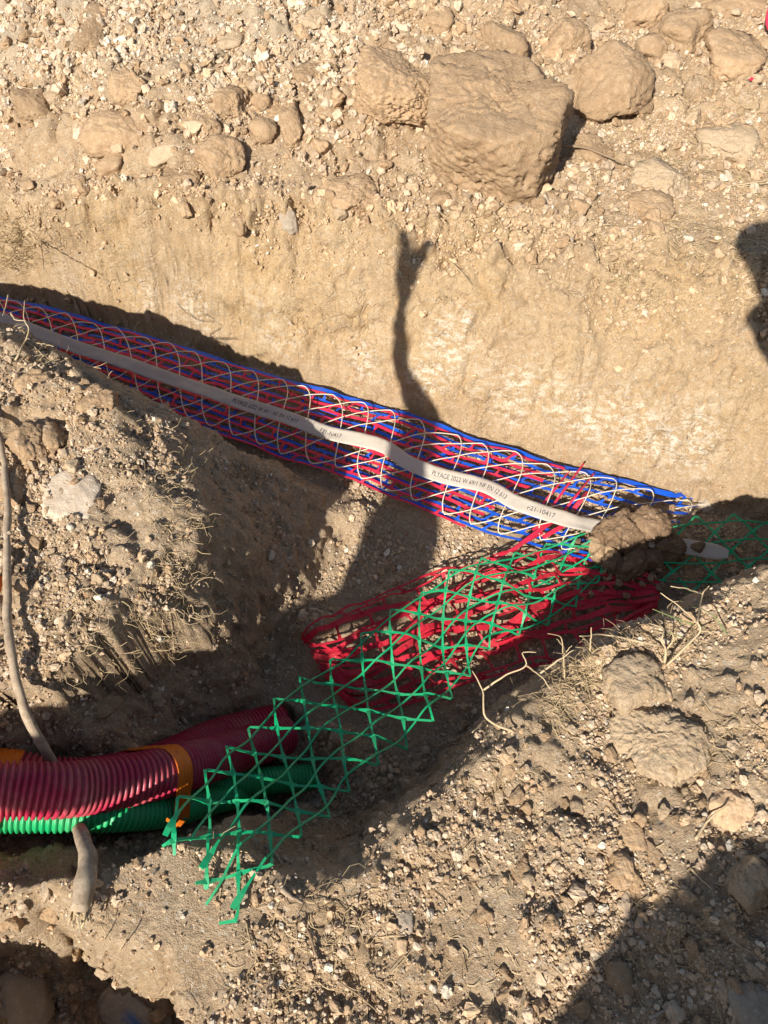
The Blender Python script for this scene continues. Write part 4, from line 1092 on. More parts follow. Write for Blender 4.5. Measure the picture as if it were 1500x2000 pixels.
for (u, v, rr, ang) in ((655, 1310, 0.035, 0.3), (690, 1345, 0.05, 0.9), (660, 1285, 0.03, 2.0), (720, 1365, 0.04, -0.4), (640, 1330, 0.03, 1.3)):
    c = hit(u, v)
    pts = []
    for a in np.linspace(0, 4.6, 16):
        pts.append(c + np.array([math.cos(a + ang) * rr * (1 + 0.1 * a), math.sin(a + ang) * rr * 0.6, 0.012 + 0.02 * abs(math.sin(a * 0.7))]))
    m = MB(); m.ribbon(spline(pts, 40), np.array([0.2, 0.3, 1.0]), 0.009, 0.0012); m.build('loose_loop', M['red'], heap)
# folded red pieces over the main meshes close to the junction
fold = empty('red_mesh_scrap', tuple(P(1110, 950, ZN))); tag(fold, 'torn red mesh scrap folded across the blue mesh near the end of the printed tape', 'mesh scrap')
for k, (a, b) in enumerate((((1078, 990), (1140, 905)), ((1100, 1000), (1160, 925)), ((1120, 995), (1148, 960)), ((1060, 985), (1112, 920)))):
    q = spline([P(a[0], a[1], ZN + 0.03), P((a[0] + b[0]) / 2, (a[1] + b[1]) / 2, ZN + 0.045 + 0.01 * (k % 2)), P(b[0], b[1], ZN + 0.03)], 14)
    m = MB(); m.ribbon(q, np.array([0.9, 0.4, 0.2]), [0.008 + 0.008 * (k == 2)] * 14, 0.0015); m.build('ribbon', M['pinkred'], fold)
for k, (a, b) in enumerate((((1040, 1035), (1110, 1000)), ((1000, 1075), (1090, 1010)), ((960, 1095), (1060, 1040)), ((1060, 1050), (1130, 1010)))):
    q = spline([P(a[0], a[1], ZN + 0.03), P((a[0] + b[0]) / 2, (a[1] + b[1]) / 2, ZN + 0.04), P(b[0], b[1], ZN + 0.03)], 14)
    m = MB(); m.ribbon(q, np.array([0.5, -0.8, 0.2]), [0.01 + 0.006 * (k % 2)] * 14, 0.0015); m.build('ribbon', M['pinkred'], fold)

# dark clump of moist earth dumped on the meshes at the junction
dump = [(1206, 1036, 92, 74, 'tan-topped clod on the end of the printed tape', .2), (1262, 1030, 84, 72, 'largest dark moist clod in the clump at the trench junction', .5),
        (1172, 1070, 46, 62, 'small tan clod left of the dark clump touching the green mesh', .3), (1236, 1104, 74, 46, 'lowest dark clod of the clump at the trench junction', .9),
        (1196, 1096, 44, 52, 'dark clod wedged under the front of the clump', .1), (1298, 1064, 62, 70, 'dark clod at the right end of the clump', .4),
        (1236, 1068, 50, 44, 'dark clod in the middle of the clump', .7), (1272, 1092, 50, 44, 'dark crumbly clod right of the lowest clod in the clump', .2), (1222, 1004, 40, 34, 'dark clod at the back of the clump above the tape end', .2)]
for i, (u, v, w, h, lab, spin) in enumerate(dump):
    b = P(u, v, ZF + 0.07 + 0.03 * (i in (0, 1)))
    place_clod('moist_clod', u, v, w, h, lab, 'clod', 'clod_dark' if i != 2 else 'clod', seed=70 + i, spin=spin, thick=0.9, lift=0.0, rough=0.22, cracks=0.05, base=b)
_n = 260
_p = np.array([P(1235 + 60 * rng.normal(), 1075 + 38 * rng.normal(), ZF + 0.062) for _ in range(_n)])
grain_cloud('spilled_crumbs', _p, 0.006 + 0.020 * rng.random(_n) ** 2.5, np.array([(0.27, 0.175, 0.10)]) * (0.7 + 0.6 * rng.random((_n, 1))), 'dark moist crumbs spilled over the meshes round the clump', 'soil crumbs', 1, 6, 0.75)
b = P(1364, 1070, ZF + 0.09)
place_clod('moist_clod', 1364, 1070, 28, 24, 'small dark clod sitting on the white tape right of the clump', 'clod', 'clod_dark', seed=91, thick=0.8, lift=0.0, base=b)

# ------------------------------------------------------------------ corrugated pipes
def corrugated(name, key, mat, label, pitch=0.0125, depth=0.15):
    pp = PIPES[key]; R = pp['R']
    L = np.sum(np.linalg.norm(np.diff(pp['c'], axis=0), axis=1))
    n = int(L / pitch * 6)
    c = spline(pp['pts'], n)
    seg = 36
    prof = [0.0, 0.0, 0.08, 0.85, 1.0, 0.5]
    vs = []; fs = []
    tan = np.gradient(c, axis=0); tan /= np.linalg.norm(tan, axis=1)[:, None]
    nrm = np.cross(tan[0], [0, 0, 1.0]); nrm /= np.linalg.norm(nrm)
    A = np.arange(seg) * 2 * math.pi / seg
    for i in range(n):
        t = tan[i]; nrm = nrm - t * np.dot(nrm, t); nrm /= np.linalg.norm(nrm); b = np.cross(t, nrm)
        r = R * (1 - depth * prof[i % 6])
        vs.extend(c[i] + r * (np.cos(A)[:, None] * nrm + np.sin(A)[:, None] * b))
    for i in range(n - 1):
        for k in range(seg):
            a = i * seg + k; d = i * seg + (k + 1) % seg
            fs.append((a, d, d + seg, a + seg))
    root = empty(name, tuple(c[n // 2])); tag(root, label, 'pipe', 'pipes entering the branch trench')
    mesh_obj('corrugated_wall', vs, fs, mat, root, True)
    # smooth inner lining and rim at the cut mouth
    vi = []; fi = []
    m = 12
    t = tan[-1]; nrm2 = nrm; b = np.cross(t, nrm2)
    for j, (rr, back) in enumerate([(R * 0.99, 0.0), (R * 0.86, 0.0)] + [(R * 0.86, -0.02 * q) for q in range(1, m)]):
        vi.extend(c[-1] + t * (0.001 + back) + rr * (np.cos(A)[:, None] * nrm2 + np.sin(A)[:, None] * b))
    for j in range(m):
        for k in range(seg):
            a = j * seg + k; d = j * seg + (k + 1) % seg
            fi.append((a, d, d + seg, a + seg))
    mesh_obj('inner_lining', vi, fi, mat, root, True)
    return root
corrugated('corrugated_pipe', 'red_front', M['red_pipe'], 'dark red corrugated pipe in front, bound with orange tape')
corrugated('corrugated_pipe', 'red_back', M['red_pipe'], 'dark red corrugated pipe half hidden behind the front red one')
corrugated('corrugated_pipe', 'green_upper', M['green_pipe'], 'green corrugated pipe with its mouth reaching farthest into the branch trench', 0.0115, 0.14)
corrugated('corrugated_pipe', 'green_lower', M['green_pipe'], 'green corrugated pipe lowest in the bundle, along the soil', 0.0115, 0.14)

def hull2d(pts):
    pts = sorted(map(tuple, pts))
    def half(ps):
        h = []
        for p in ps:
            while len(h) >= 2 and (h[-1][0] - h[-2][0]) * (p[1] - h[-2][1]) - (h[-1][1] - h[-2][1]) * (p[0] - h[-2][0]) <= 0: h.pop()
            h.append(p)
        return h
    a = half(pts); b = half(pts[::-1])
    return np.array(a[:-1] + b[:-1])
def tape_wrap(u, keys, width, label, skew=0.0, seed=0):
    c = PIPES[keys[0]]['c']; uu, vv, _ = project(c)
    i = int(np.argmin(np.abs(uu - u)))
    o = c[i]; t = c[min(i + 2, 89)] - c[max(i - 2, 0)]; t /= np.linalg.norm(t)
    ax = np.cross(t, [0, 0, 1.0]); ax /= np.linalg.norm(ax); ay = np.cross(ax, t)
    pts = []
    for k in keys:
        cc = PIPES[k]['c']; j = int(np.argmin(np.abs((cc - o) @ t)))
        q = cc[j] - o
        R = PIPES[k]['R'] + 0.0015
        for a in np.linspace(0, 6.283, 40, endpoint=False):
            pts.append((q @ ax + R * math.cos(a), q @ ay + R * math.sin(a)))
    h = hull2d(pts)
    # resample
    d = np.concatenate([[0], np.cumsum(np.linalg.norm(np.diff(np.vstack([h, h[:1]]), axis=0), axis=1))])
    s = np.linspace(0, d[-1], 72, endpoint=False); hh = np.vstack([h, h[:1]])
    h = np.stack([np.interp(s, d, hh[:, 0]), np.interp(s, d, hh[:, 1])], -1)
    r = np.random.default_rng(seed)
    K = 12; n = len(h); vs = []; fs = []
    for k in range(K):
        f = k / (K - 1) - 0.5
        for q in range(n):
            ph = 2 * math.pi * q / n
            wr = 0.0010 * math.sin(k * 2.3 + 2.0 * math.sin(ph * 2 + seed)) + 0.0006 * r.normal()
            pinch = 1 - 0.2 * max(0.0, math.sin(ph - 2.2)) ** 2
            x, y = h[q] * (1 + wr / 0.05)
            off = f * width * pinch + skew * y + 0.003 * math.sin(ph * 3 + seed)
            vs.append(o + ax * x + ay * y + t * off)
    for k in range(K - 1):
        for q in range(n):
            a = k * n + q; b = k * n + (q + 1) % n
            fs.append((a, b, b + n, a + n))
    ob = mesh_obj('orange_tape', vs, fs, M['orange'], None, True)
    sol = ob.modifiers.new('thickness', 'SOLIDIFY'); sol.thickness = 0.0012; sol.offset = 1
    tag(ob, label, 'tape')
    return ob
tape_wrap(328, ['red_front', 'green_lower', 'red_back'], 0.058, 'wrinkled orange tape binding the pipes where they dip into the trench', -0.25, 1)
tape_wrap(4, ['red_back', 'green_lower', 'green_upper'], 0.05, 'orange tape round the pipe bundle at the left edge', 0.2, 2)
# loose tail of the tape
e = P(352, 1612, -0.02); g = MB()
g.ribbon(spline([P(325, 1600, -0.03), P(345, 1612, -0.035), P(356, 1603, -0.03)], 12), np.array([0, 0.3, 1.0]), 0.016, 0.001)
tag(g.build('tape_tail', M['orange'], None), 'loose orange tape tail sticking out under the green pipes', 'tape')
# orange scrap at the left edge
q = hit(2, 1150)
g = MB(); g.ribbon(spline([q + np.array([-0.03, -0.01, 0.012]), q + np.array([-0.005, 0.0, 0.03]), q + np.array([0.006, 0.004, 0.01])], 10), np.array([0, 1.0, 0.2]), 0.035, 0.0015)
tag(g.build('orange_scrap', M['orange'], None), 'bright orange plastic scrap at the left edge behind the stick', 'plastic scrap')
q = hit(170, 1165)
g = MB(); g.ribbon(spline([q + np.array([-0.006, 0, 0.004]), q + np.array([0, 0, 0.008]), q + np.array([0.006, 0.002, 0.004])], 6), np.array([0, 1.0, 0.2]), 0.007, 0.001)
tag(g.build('orange_chip', M['orange'], None), 'tiny orange chip on the gravel of the near left bank', 'plastic chip')
# red tape at the top right
g = MB()
q0 = hit(1497, -60); q1 = hit(1493, 30); q2 = hit(1491, 75); q3 = hit(1530, 90)
lift = np.array([0, 0, 0.05])
g.ribbon(spline([q0 + lift * 2, q1 + lift * 2, q2 + lift, q3 + lift * 0.4], 30), np.array([1.0, 0.0, 0.1]), 0.020, 0.0015)
tag(g.build('red_tape', M['pinkred'], None), 'bright red tape hanging over clods in the top right corner', 'tape')
q = hit(1470, 160)
g = MB(); g.ribbon(spline([q + np.array([-0.012, 0, 0.006]), q + np.array([0, 0.004, 0.016]), q + np.array([0.01, -0.004, 0.008])], 8), np.array([0, 1.0, 0.3]), 0.014, 0.001)
tag(g.build('red_scrap', M['pinkred'], None), 'small red plastic scrap below the broad clod at the top right', 'plastic scrap')

# ------------------------------------------------------------------ stick, twigs, weeds, straw
def on_ground(lst, lifts):
    out = []
    for (u, v), l in zip(lst, lifts):
        p = hit(u, v); out.append(p + np.array([0, 0, l]))
    return out
def stick():
    pts = [P(-12, 780, .10), P(2, 880, .10), P(14, 980, .10), P(13, 1090, .11), P(16, 1200, .11), P(28, 1310, .10), P(58, 1410, .05), P(100, 1486, -.06), P(140, 1575, -.23), P(163, 1640, -.02), P(171, 1690, .03), P(163, 1740, .05), P(152, 1782, .05)]
    c = spline(pts, 120)
    for i in range(len(c)):                                        # keep it above the soil
        c[i, 2] = max(c[i, 2], float(H(c[i, 0], c[i, 1])) + 0.012) if i < 78 else c[i, 2]
    rad = np.interp(np.linspace(0, 1, 120), [0, .3, .6, .75, .86, .93, .97, 1], [.0075, .0085, .0105, .0125, .0145, .0165, .020, .017])
    rad = rad * (1 + 0.22 * fbm(np.linspace(0, 26, 120), np.zeros(120), 3.0, 3))
    c[:, 0] += 0.007 * fbm(np.linspace(0, 11, 120), np.zeros(120), 8.0, 3)
    root = empty('wooden_stick', tuple(c[60])); tag(root, 'long bent wooden stick running under the pipes with a frayed lower end', 'stick')
    m = MB(); m.tube(c, list(rad), 14); m.build('shaft', M['stick'], root, True)
    end = c[-1]; d = c[-1] - c[-4]; d /= np.linalg.norm(d); r = np.random.default_rng(4)
    m = MB()
    for k in range(16):
        a = r.uniform(0, 6.28); rr = r.uniform(.004, .016)
        o = end + np.array([math.cos(a) * rr, 0, math.sin(a) * rr])
        ln = r.uniform(.008, .026)
        m.tube([o - d * 0.01, o + d * ln * 0.5 + r.normal(size=3) * .002, o + d * ln + r.normal(size=3) * .005], [.0035, .0028, .0012], 5)
    m.build('frayed_end', M['twig'], root)
    for i, sgn in ((33, 1), (52, -1)):
        m = MB(); m.tube([c[i], c[i] + np.array([sgn * 0.011, 0.004, 0.006])], [.007, .004], 8); m.build('knot', M['stick'], root)
stick()

def twig(name, lines, z0, rad, mat, label, cat, group=None):
    """branching dead stems given as bends; z0 = height above the soil under each bend"""
    allp = []
    g0 = hit(*lines[0][0])[2]
    for ln in lines:
        pts = []
        for k, (u, v) in enumerate(ln):
            g = hit(u, v)[2]; g = g if abs(g - g0) < 0.10 else g0     # stems that reach out over a drop keep their height
            pts.append(P(u, v, g + z0[k % len(z0)]))
        allp.append(pts)
    root = empty(name, tuple(allp[0][0])); tag(root, label, cat, group)
    for j, pts in enumerate(allp):
        n = max(8, 5 * len(pts)); c = spline(pts, n)
        c += 0.002 * np.stack([fbm(np.linspace(0, 5, n) + j * 3, np.zeros(n), a, 2) for a in (1.0, 2.0, 3.0)], -1)
        m = MB(); m.tube(c, list(np.linspace(rad * (1 if j == 0 else 0.75), rad * 0.35, n)), 6); m.build('stem' if j == 0 else 'branch', mat, root, True)
    return root
Z6 = lambda l: [(750 + a / 2, 1000 + b / 2) for a, b in l]
twig('dry_weed', [Z6([(510, 862), (400, 805), (385, 700), (345, 620)]), Z6([(390, 695), (470, 640), (555, 600), (540, 550), (595, 548)]), Z6([(555, 600), (610, 640), (650, 690)]), Z6([(610, 630), (680, 580), (740, 540)]), Z6([(400, 805), (375, 830), (345, 862)])],
     (.02, .05, .07, .08, .08), .0032, M['twig'], 'pale forked dead weed leaning over the branch trench in front of the red ribbons', 'weed')
twig('dry_weed', [Z6([(1105, 600), (1160, 545), (1235, 465), (1225, 430), (1245, 320), (1270, 290)]), Z6([(1245, 320), (1180, 300), (1120, 290)]), Z6([(1240, 460), (1200, 410), (1140, 360), (1080, 315)]), Z6([(1235, 465), (1295, 468)])],
     (.02, .05, .07, .08, .09, .1), .0032, M['twig'], 'tall pale dead weed with a forked tip right of the dark clump', 'weed')
twig('dry_weed', [Z6([(1095, 590), (1100, 540), (1085, 500), (1090, 455), (1035, 435)]), Z6([(1085, 525), (990, 505), (870, 480), (765, 485)]), Z6([(805, 545), (808, 490), (810, 450)]), Z6([(1100, 540), (1130, 500), (1125, 470)])],
     (.02, .05, .07, .08, .08), .0034, M['twig'], 'thick crooked dead weed with a long arm along the right bank edge', 'weed')
twig('leafy_weed', [Z6([(705, 650), (700, 560), (690, 490), (640, 475)]), Z6([(700, 560), (735, 520)]), Z6([(695, 520), (675, 495)]), Z6([(690, 600), (650, 640), (690, 660)])],
     (.02, .05, .08, .1), .0022, M['straw'], 'thin greyish weed on the right bank in front of the long red ribbons', 'weed')
twig('green_weed', [Z6([(1210, 440), (1140, 415), (1050, 380)]), Z6([(1340, 480), (1280, 400), (1195, 365)]), Z6([(1140, 415), (1160, 440)]), Z6([(1170, 490), (1110, 470)])],
     (.03, .06, .08), .0022, M['stem_green'], 'thin living green weed among the dead weeds on the right bank', 'weed')
Z8 = lambda l: [(a / 3.75, 560 + b / 3.75) for a, b in l]
twig('dry_root', [Z8([(110, 540), (140, 490), (170, 420), (195, 380), (210, 310), (175, 240), (180, 100)]), Z8([(185, 400), (250, 440), (320, 510)]), Z8([(270, 480), (330, 430), (390, 435)]), Z8([(195, 380), (260, 410), (330, 420)]), Z8([(60, 60), (40, 150), (20, 210)]), Z8([(80, 190), (110, 240), (190, 250)])],
     (.02, .03, .05, .06, .06, .07, .07), .0032, M['twig'], 'tangle of pale dry roots at the upper left corner of the near bank', 'root')
twig('dry_root', [Z8([(535, 490), (545, 430), (500, 400), (440, 385)]), Z8([(545, 430), (600, 450)]), Z8([(545, 400), (560, 370)])],
     (.01, .04, .05, .05), .0025, M['twig'], 'small pale root sprig sticking out over the printed tape', 'root')
twig('dry_root', [Z8([(560, 640), (640, 600), (740, 575), (800, 540)]), Z8([(690, 590), (740, 600)]), Z8([(785, 690), (800, 640), (825, 615)])],
     (.01, .02, .03, .03), .002, M['straw'], 'thin root lying across the shaded face of the near left bank', 'root')
twig('fallen_twig', [[(668, 1612), (690, 1662), (745, 1722), (765, 1745)]], (.03, .03, .02, .01), .0028, M['twig'], 'thin pale twig leaning at the blind end of the branch trench', 'twig')
twig('fallen_twig', [[(345, 1974), (382, 1971), (436, 1940), (468, 1908)], [(436, 1940), (470, 1925)]], (.02, .02, .012, .01), .0024, M['twig'], 'thin twig lying across the rim of the pit at the bottom', 'twig')
twig('fallen_twig', [[(520, 1652), (535, 1668), (552, 1688)]], (.008, .01, .008), .007, M['stick'], 'short thick piece of branch under the lower end of the green mesh', 'twig')
twig('fallen_twig', [[(550, 1738), (570, 1752), (592, 1764)]], (.008, .01, .008), .0055, M['stick'], 'short cut stub of branch on the gravel right of the green mesh end', 'twig')
twig('fallen_twig', [[(600, 1815), (625, 1880), (660, 1915), (720, 1960), (752, 1990)]], (.01, .01, .012, .01), .0028, M['root'], 'long dark root running diagonally down the bottom middle', 'twig')
twig('fallen_twig', [[(480, 1800), (492, 1850), (512, 1890)], [(492, 1840), (470, 1825)]], (.008, .012, .008), .0018, M['straw'], 'curved straw stem beside the torn tip of the green mesh', 'twig')
twig('fallen_twig', [[(515, 1838), (534, 1800), (540, 1770)]], (.006, .01, .008), .002, M['straw'], 'thin straight straw above the curved stem right of the green mesh tip', 'twig')
twig('fallen_twig', [[(928, 1562), (915, 1612)]], (.01, .012), .0028, M['root'], 'dark straight stalk lying on the right bank near the trench edge', 'twig')
twig('fallen_twig', [[(1165, 1530), (1200, 1580), (1215, 1600)]], (.01, .012, .008), .0028, M['root'], 'dark twig on the right bank above the lower right shadow', 'twig')
twig('fallen_twig', [[(1358, 1640), (1385, 1600), (1425, 1572)]], (.01, .02, .035), .0035, M['twig'], 'pale stalk resting on the heart-shaped cobble', 'twig')
twig('fallen_twig', [[(1350, 1698), (1372, 1720), (1392, 1738)]], (.01, .012, .01), .0025, M['twig'], 'pale straw stem inside the lower right shadow', 'twig')
twig('blue_wire', [[(1268, 1990), (1300, 1972), (1328, 1955)]], (.008, .014, .008), .0035, M['stone_grey'], 'short greyish stem at the bottom of the lower right shadow', 'twig')
twig('dark_root', [[(1085, 284), (1140, 288), (1185, 305), (1240, 328)]], (.02, .035, .03, .015), .006, M['root'], 'dark woody root sticking out from under the massive earth block', 'root')
twig('fallen_twig', [[(1002, 372), (1015, 395), (1032, 418)]], (.01, .015, .01), .005, M['root'], 'short brown stub of wood below the massive earth block', 'twig')
twig('fallen_twig', [[(1430, 363), (1465, 358), (1510, 350)], [(1440, 365), (1510, 356)]], (.01, .02, .02), .003, M['twig'], 'bright dry grass stalk at the right edge above the head-shaped shadow', 'twig')
twig('fallen_twig', [[(880, 512), (902, 532), (922, 556)]], (.01, .015, .01), .0028, M['straw'], 'pale straw stalk at the top of the far wall right of the hand-shaped shadow', 'twig')
twig('fallen_twig', [[(1218, 610), (1260, 594), (1298, 582)]], (.015, .02, .015), .0026, M['straw'], 'long straw stalk poking from the far wall top on the right', 'twig')
twig('fallen_twig', [[(75, 425), (80, 470), (86, 528)]], (.01, .015, .01), .0035, M['root'], 'dark thin stalk hanging down the far wall at the left', 'twig')
twig('hanging_root', [[(196, 1808), (206, 1825), (200, 1845)]], (.03, .02, .01), .0012, M['straw'], 'hair-thin root hanging over the pit rim right of the stick', 'root')
twig('hanging_root', [[(252, 1822), (240, 1845), (230, 1862)]], (.02, .03, .02), .0014, M['straw'], 'thin root hanging into the pit at the middle of its rim', 'root')

def straw_field():
    """dry grass litter: far too many blades to count"""
    m = MB(); r = np.random.default_rng(12)
    def blade(p, ln, az, lift, rad):
        d = np.array([math.cos(az), math.sin(az), 0])
        pts = []
        k = 4
        bend = r.normal() * 1.1
        for i in range(k):
            f = i / (k - 1)
            a = az + bend * f
            q = p + np.array([math.cos(a), math.sin(a), 0]) * ln * f
            q[2] = max(p[2] + lift * ln * f, float(H(q[0], q[1])) + 0.002 + 0.004 * f) if lift < 0.2 else p[2] + lift * ln * f * (1 - 0.4 * f)
            pts.append(q)
        m.tube(pts, list(np.linspace(rad, rad * 0.5, k)), 3, cap=False)
    def tuft(u, v, n, rpx, lmin, lmax, up=0.25, rad=0.0011, az=None):
        for _ in range(n):
            uu, vv = u + r.normal() * rpx, v + r.normal() * rpx * 0.7
            p = hit(uu, vv)
            a = r.uniform(0, 6.28) if az is None else az + r.normal() * 0.7
            blade(p, r.uniform(lmin, lmax), a, max(0.0, up + r.normal() * 0.15), rad * r.uniform(.6, 1.3))
    # straw-covered far ground on the right
    for _ in range(60):
        tuft(r.uniform(1130, 1500), r.uniform(190, 560), 18, 24, .02, .07, 0.06, .0016)
    tuft(1285, 570, 70, 18, .03, .09, .3, .0015); tuft(1440, 570, 60, 24, .02, .06, .2, .0015); tuft(1370, 180, 60, 40, .02, .06, .1, .0015)
    tuft(40, 450, 150, 30, .03, .10, .3, .0015, -1.2); tuft(20, 500, 90, 22, .03, .1, .35, .0015, -1.2); tuft(75, 500, 50, 20, .03, .08, .3, .0013); tuft(230, 490, 30, 15, .02, .06, .3)
    tuft(370, 390, 20, 15, .02, .06, .3); tuft(600, 185, 26, 16, .02, .06, .3); tuft(820, 350, 30, 25, .02, .06, .2); tuft(560, 605, 14, 8, .02, .05, .3, .001, -1.2)
    tuft(960, 420, 50, 40, .02, .07, .2, .0015); tuft(1080, 560, 26, 25, .02, .05, .2, .0014); tuft(870, 580, 40, 10, .01, .03, .3, .0012); tuft(1100, 420, 50, 40, .02, .07, .1, .0015)
    # shaggy edge of the near left bank
    for (u, v, n, rp) in ((30, 630, 60, 20), (90, 700, 50, 25), (330, 940, 70, 30), (380, 900, 40, 20), (350, 1040, 80, 30), (330, 1120, 70, 30), (350, 1200, 60, 25), (300, 1270, 60, 30), (260, 1290, 40, 30), (60, 1080, 60, 40), (130, 1150, 60, 50), (200, 1220, 60, 50), (150, 1260, 50, 50), (310, 1360, 30, 25), (260, 800, 30, 25), (250, 920, 40, 30)):
        tuft(u, v, int(n * 1.2), rp * 1.15, .015, .06, .2, .0009)
    # right bank
    for (u, v, n, rp) in ((1120, 1340, 90, 35), (1160, 1300, 80, 30), (1080, 1400, 40, 30), (1330, 1250, 60, 40), (1280, 1240, 40, 30), (1400, 1420, 40, 50), (1200, 1250, 50, 25), (1000, 1540, 30, 50), (1350, 1520, 40, 60), (900, 1700, 30, 60), (640, 1780, 40, 50), (590, 1650, 40, 25), (700, 1850, 40, 80), (1250, 1800, 40, 90), (1300, 1880, 30, 80), (560, 1900, 30, 60), (900, 1900, 30, 90), (430, 1690, 20, 40)):
        tuft(u, v, int(n * 1.4), rp, .015, .06, .18, .0012)
    o = m.build('dry_grass', M['straw'], None)
    tag(o, 'short dry straw and grass litter scattered over the banks', 'dry grass', None, 'stuff')
straw_field()

# ------------------------------------------------------------------ photographer and an added excavator outside the frame, casting shadows into it
def figure(name, J, E, label, cat, head, shirt, trousers, knee_z, waist_z, neck):
    """one continuous skin over a posed skeleton; J = joints {name: (pos, radius)}, E = bones"""
    names = list(J)
    me = bpy.data.meshes.new(name)
    me.from_pydata([tuple(map(float, J[n][0])) for n in names], [(names.index(a), names.index(b)) for a, b in E], [])
    ob = bpy.data.objects.new(name, me); COL.objects.link(ob)
    md = ob.modifiers.new('skin', 'SKIN'); md.use_smooth_shade = True
    sk = me.skin_vertices[0].data
    for i, n in enumerate(names):
        sk[i].radius = (J[n][1], J[n][1] * (0.72 if n in ('pelvis', 'belly', 'chest') else 1.0)); sk[i].use_root = (n == 'pelvis')
    sb = ob.modifiers.new('round', 'SUBSURF'); sb.levels = 2; sb.render_levels = 2
    dg = bpy.context.evaluated_depsgraph_get(); dg.update()
    full = bpy.data.meshes.new_from_object(ob.evaluated_get(dg))
    bpy.data.objects.remove(ob)
    full.materials.clear()
    m, nt, b, out = new_mat(name + '_clothes')
    b.inputs['Roughness'].default_value = 0.85
    at = N(nt, 'ShaderNodeAttribute'); at.attribute_name = 'cloth'
    nt.links.new(at.outputs['Color'], b.inputs['Base Color'])
    full.materials.append(m)
    co = np.empty(len(full.vertices) * 3, np.float32); full.vertices.foreach_get('co', co); co = co.reshape(-1, 3)
    skin = np.array([0.5, 0.32, 0.22])
    c = np.tile(np.array(shirt, float), (len(co), 1))
    c[co[:, 2] < waist_z] = trousers
    c[co[:, 2] < 0.09 + min(0, 0)] = (0.08, 0.06, 0.04)
    for n in names:
        if n.startswith(('hand', 'finger', 'thumb', 'head', 'neck', 'jaw')):
            c[np.linalg.norm(co - np.array(J[n][0]), axis=1) < J[n][1] * 1.7] = skin
    hd = np.array(J['head'][0])
    up = (co[:, 2] > hd[2] + 0.035) & (np.linalg.norm(co - hd, axis=1) < 0.2)
    c[up] = (0.05, 0.035, 0.025)
    a = full.attributes.new('cloth', 'FLOAT_COLOR', 'POINT')
    a.data.foreach_set('color', np.concatenate([c, np.ones((len(c), 1))], 1).astype(np.float32).ravel())
    full.polygons.foreach_set('use_smooth', [True] * len(full.polygons))
    o = bpy.data.objects.new(name, full); COL.objects.link(o)
    tag(o, label, cat)
    return o
SD = np.array(SUN_DIR)
def person(pel, chest, neck, head, shL, elL, haL, shR, elR, haR, kneeL, footL, kneeR, footR, fingers, label, shirt, trousers):
    A = lambda *p: np.array(p, float)
    J = {'pelvis': (pel, .12), 'belly': ((np.array(pel) + np.array(chest)) / 2, .11), 'chest': (chest, .12), 'neck': (neck, .055), 'jaw': (np.array(neck) * .4 + np.array(head) * .6, .075), 'head': (head, .105), 'head_top': (np.array(head) + (np.array(head) - np.array(neck)) * 0.4, .07),
         'shoulder_l': (shL, .075), 'elbow_l': (elL, .05), 'hand_wrist_l': (haL, .034), 'shoulder_r': (shR, .075), 'elbow_r': (elR, .05), 'hand_wrist_r': (haR, .034),
         'hip_l': (np.array(pel) + A(-.09, 0, -.07), .10), 'knee_l': (kneeL, .065), 'ankle_l': (footL, .048), 'toe_l': (np.array(footL) + A(.03, .19, -.05), .04),
         'hip_r': (np.array(pel) + A(.09, 0, -.07), .10), 'knee_r': (kneeR, .065), 'ankle_r': (footR, .048), 'toe_r': (np.array(footR) + A(.03, .19, -.05), .04)}
    E = [('pelvis', 'belly'), ('belly', 'chest'), ('chest', 'neck'), ('neck', 'jaw'), ('jaw', 'head'), ('head', 'head_top'), ('chest', 'shoulder_l'), ('shoulder_l', 'elbow_l'), ('elbow_l', 'hand_wrist_l'),
         ('chest', 'shoulder_r'), ('shoulder_r', 'elbow_r'), ('elbow_r', 'hand_wrist_r'), ('pelvis', 'hip_l'), ('hip_l', 'knee_l'), ('knee_l', 'ankle_l'), ('ankle_l', 'toe_l'), ('pelvis', 'hip_r'), ('hip_r', 'knee_r'), ('knee_r', 'ankle_r'), ('ankle_r', 'toe_r')]
    for side, wr, el in (('l', haL, elL), ('r', haR, elR)):
        d = np.array(wr, float) - np.array(el, float); d /= np.linalg.norm(d)
        sd = np.cross(d, SD); sd /= np.linalg.norm(sd)
        pal = np.array(wr) + d * 0.06
        J['hand_palm_' + side] = (pal, .036); E.append(('hand_wrist_' + side, 'hand_palm_' + side))
        spread = fingers[side]
        for k, (off, ln) in enumerate(((-.030, .085), (-.010, .10), (.011, .095), (.030, .075))):
            base = pal + d * 0.035 + sd * off
            tip = base + d * ln * (0.9 if spread else 0.5) + sd * off * (1.6 if spread else 0.2) + np.array([0, 0, -0.015 * k if spread else -0.05])
            J['finger%d_%s' % (k, side)] = (base, .011); J['fingertip%d_%s' % (k, side)] = (tip, .008)
            E += [('hand_palm_' + side, 'finger%d_%s' % (k, side)), ('finger%d_%s' % (k, side), 'fingertip%d_%s' % (k, side))]
        th = pal - sd * 0.045 + d * 0.0
        J['thumb_' + side] = (th, .013); J['thumbtip_' + side] = (th - sd * 0.035 + d * 0.045, .009)
        E += [('hand_palm_' + side, 'thumb_' + side), ('thumb_' + side, 'thumbtip_' + side)]
    return figure('person', J, E, label, 'person', head, shirt, trousers, 0.5, float(pel[2]) + 0.04, neck)
def back(u, v, s): return hit(u, v) + SD * s
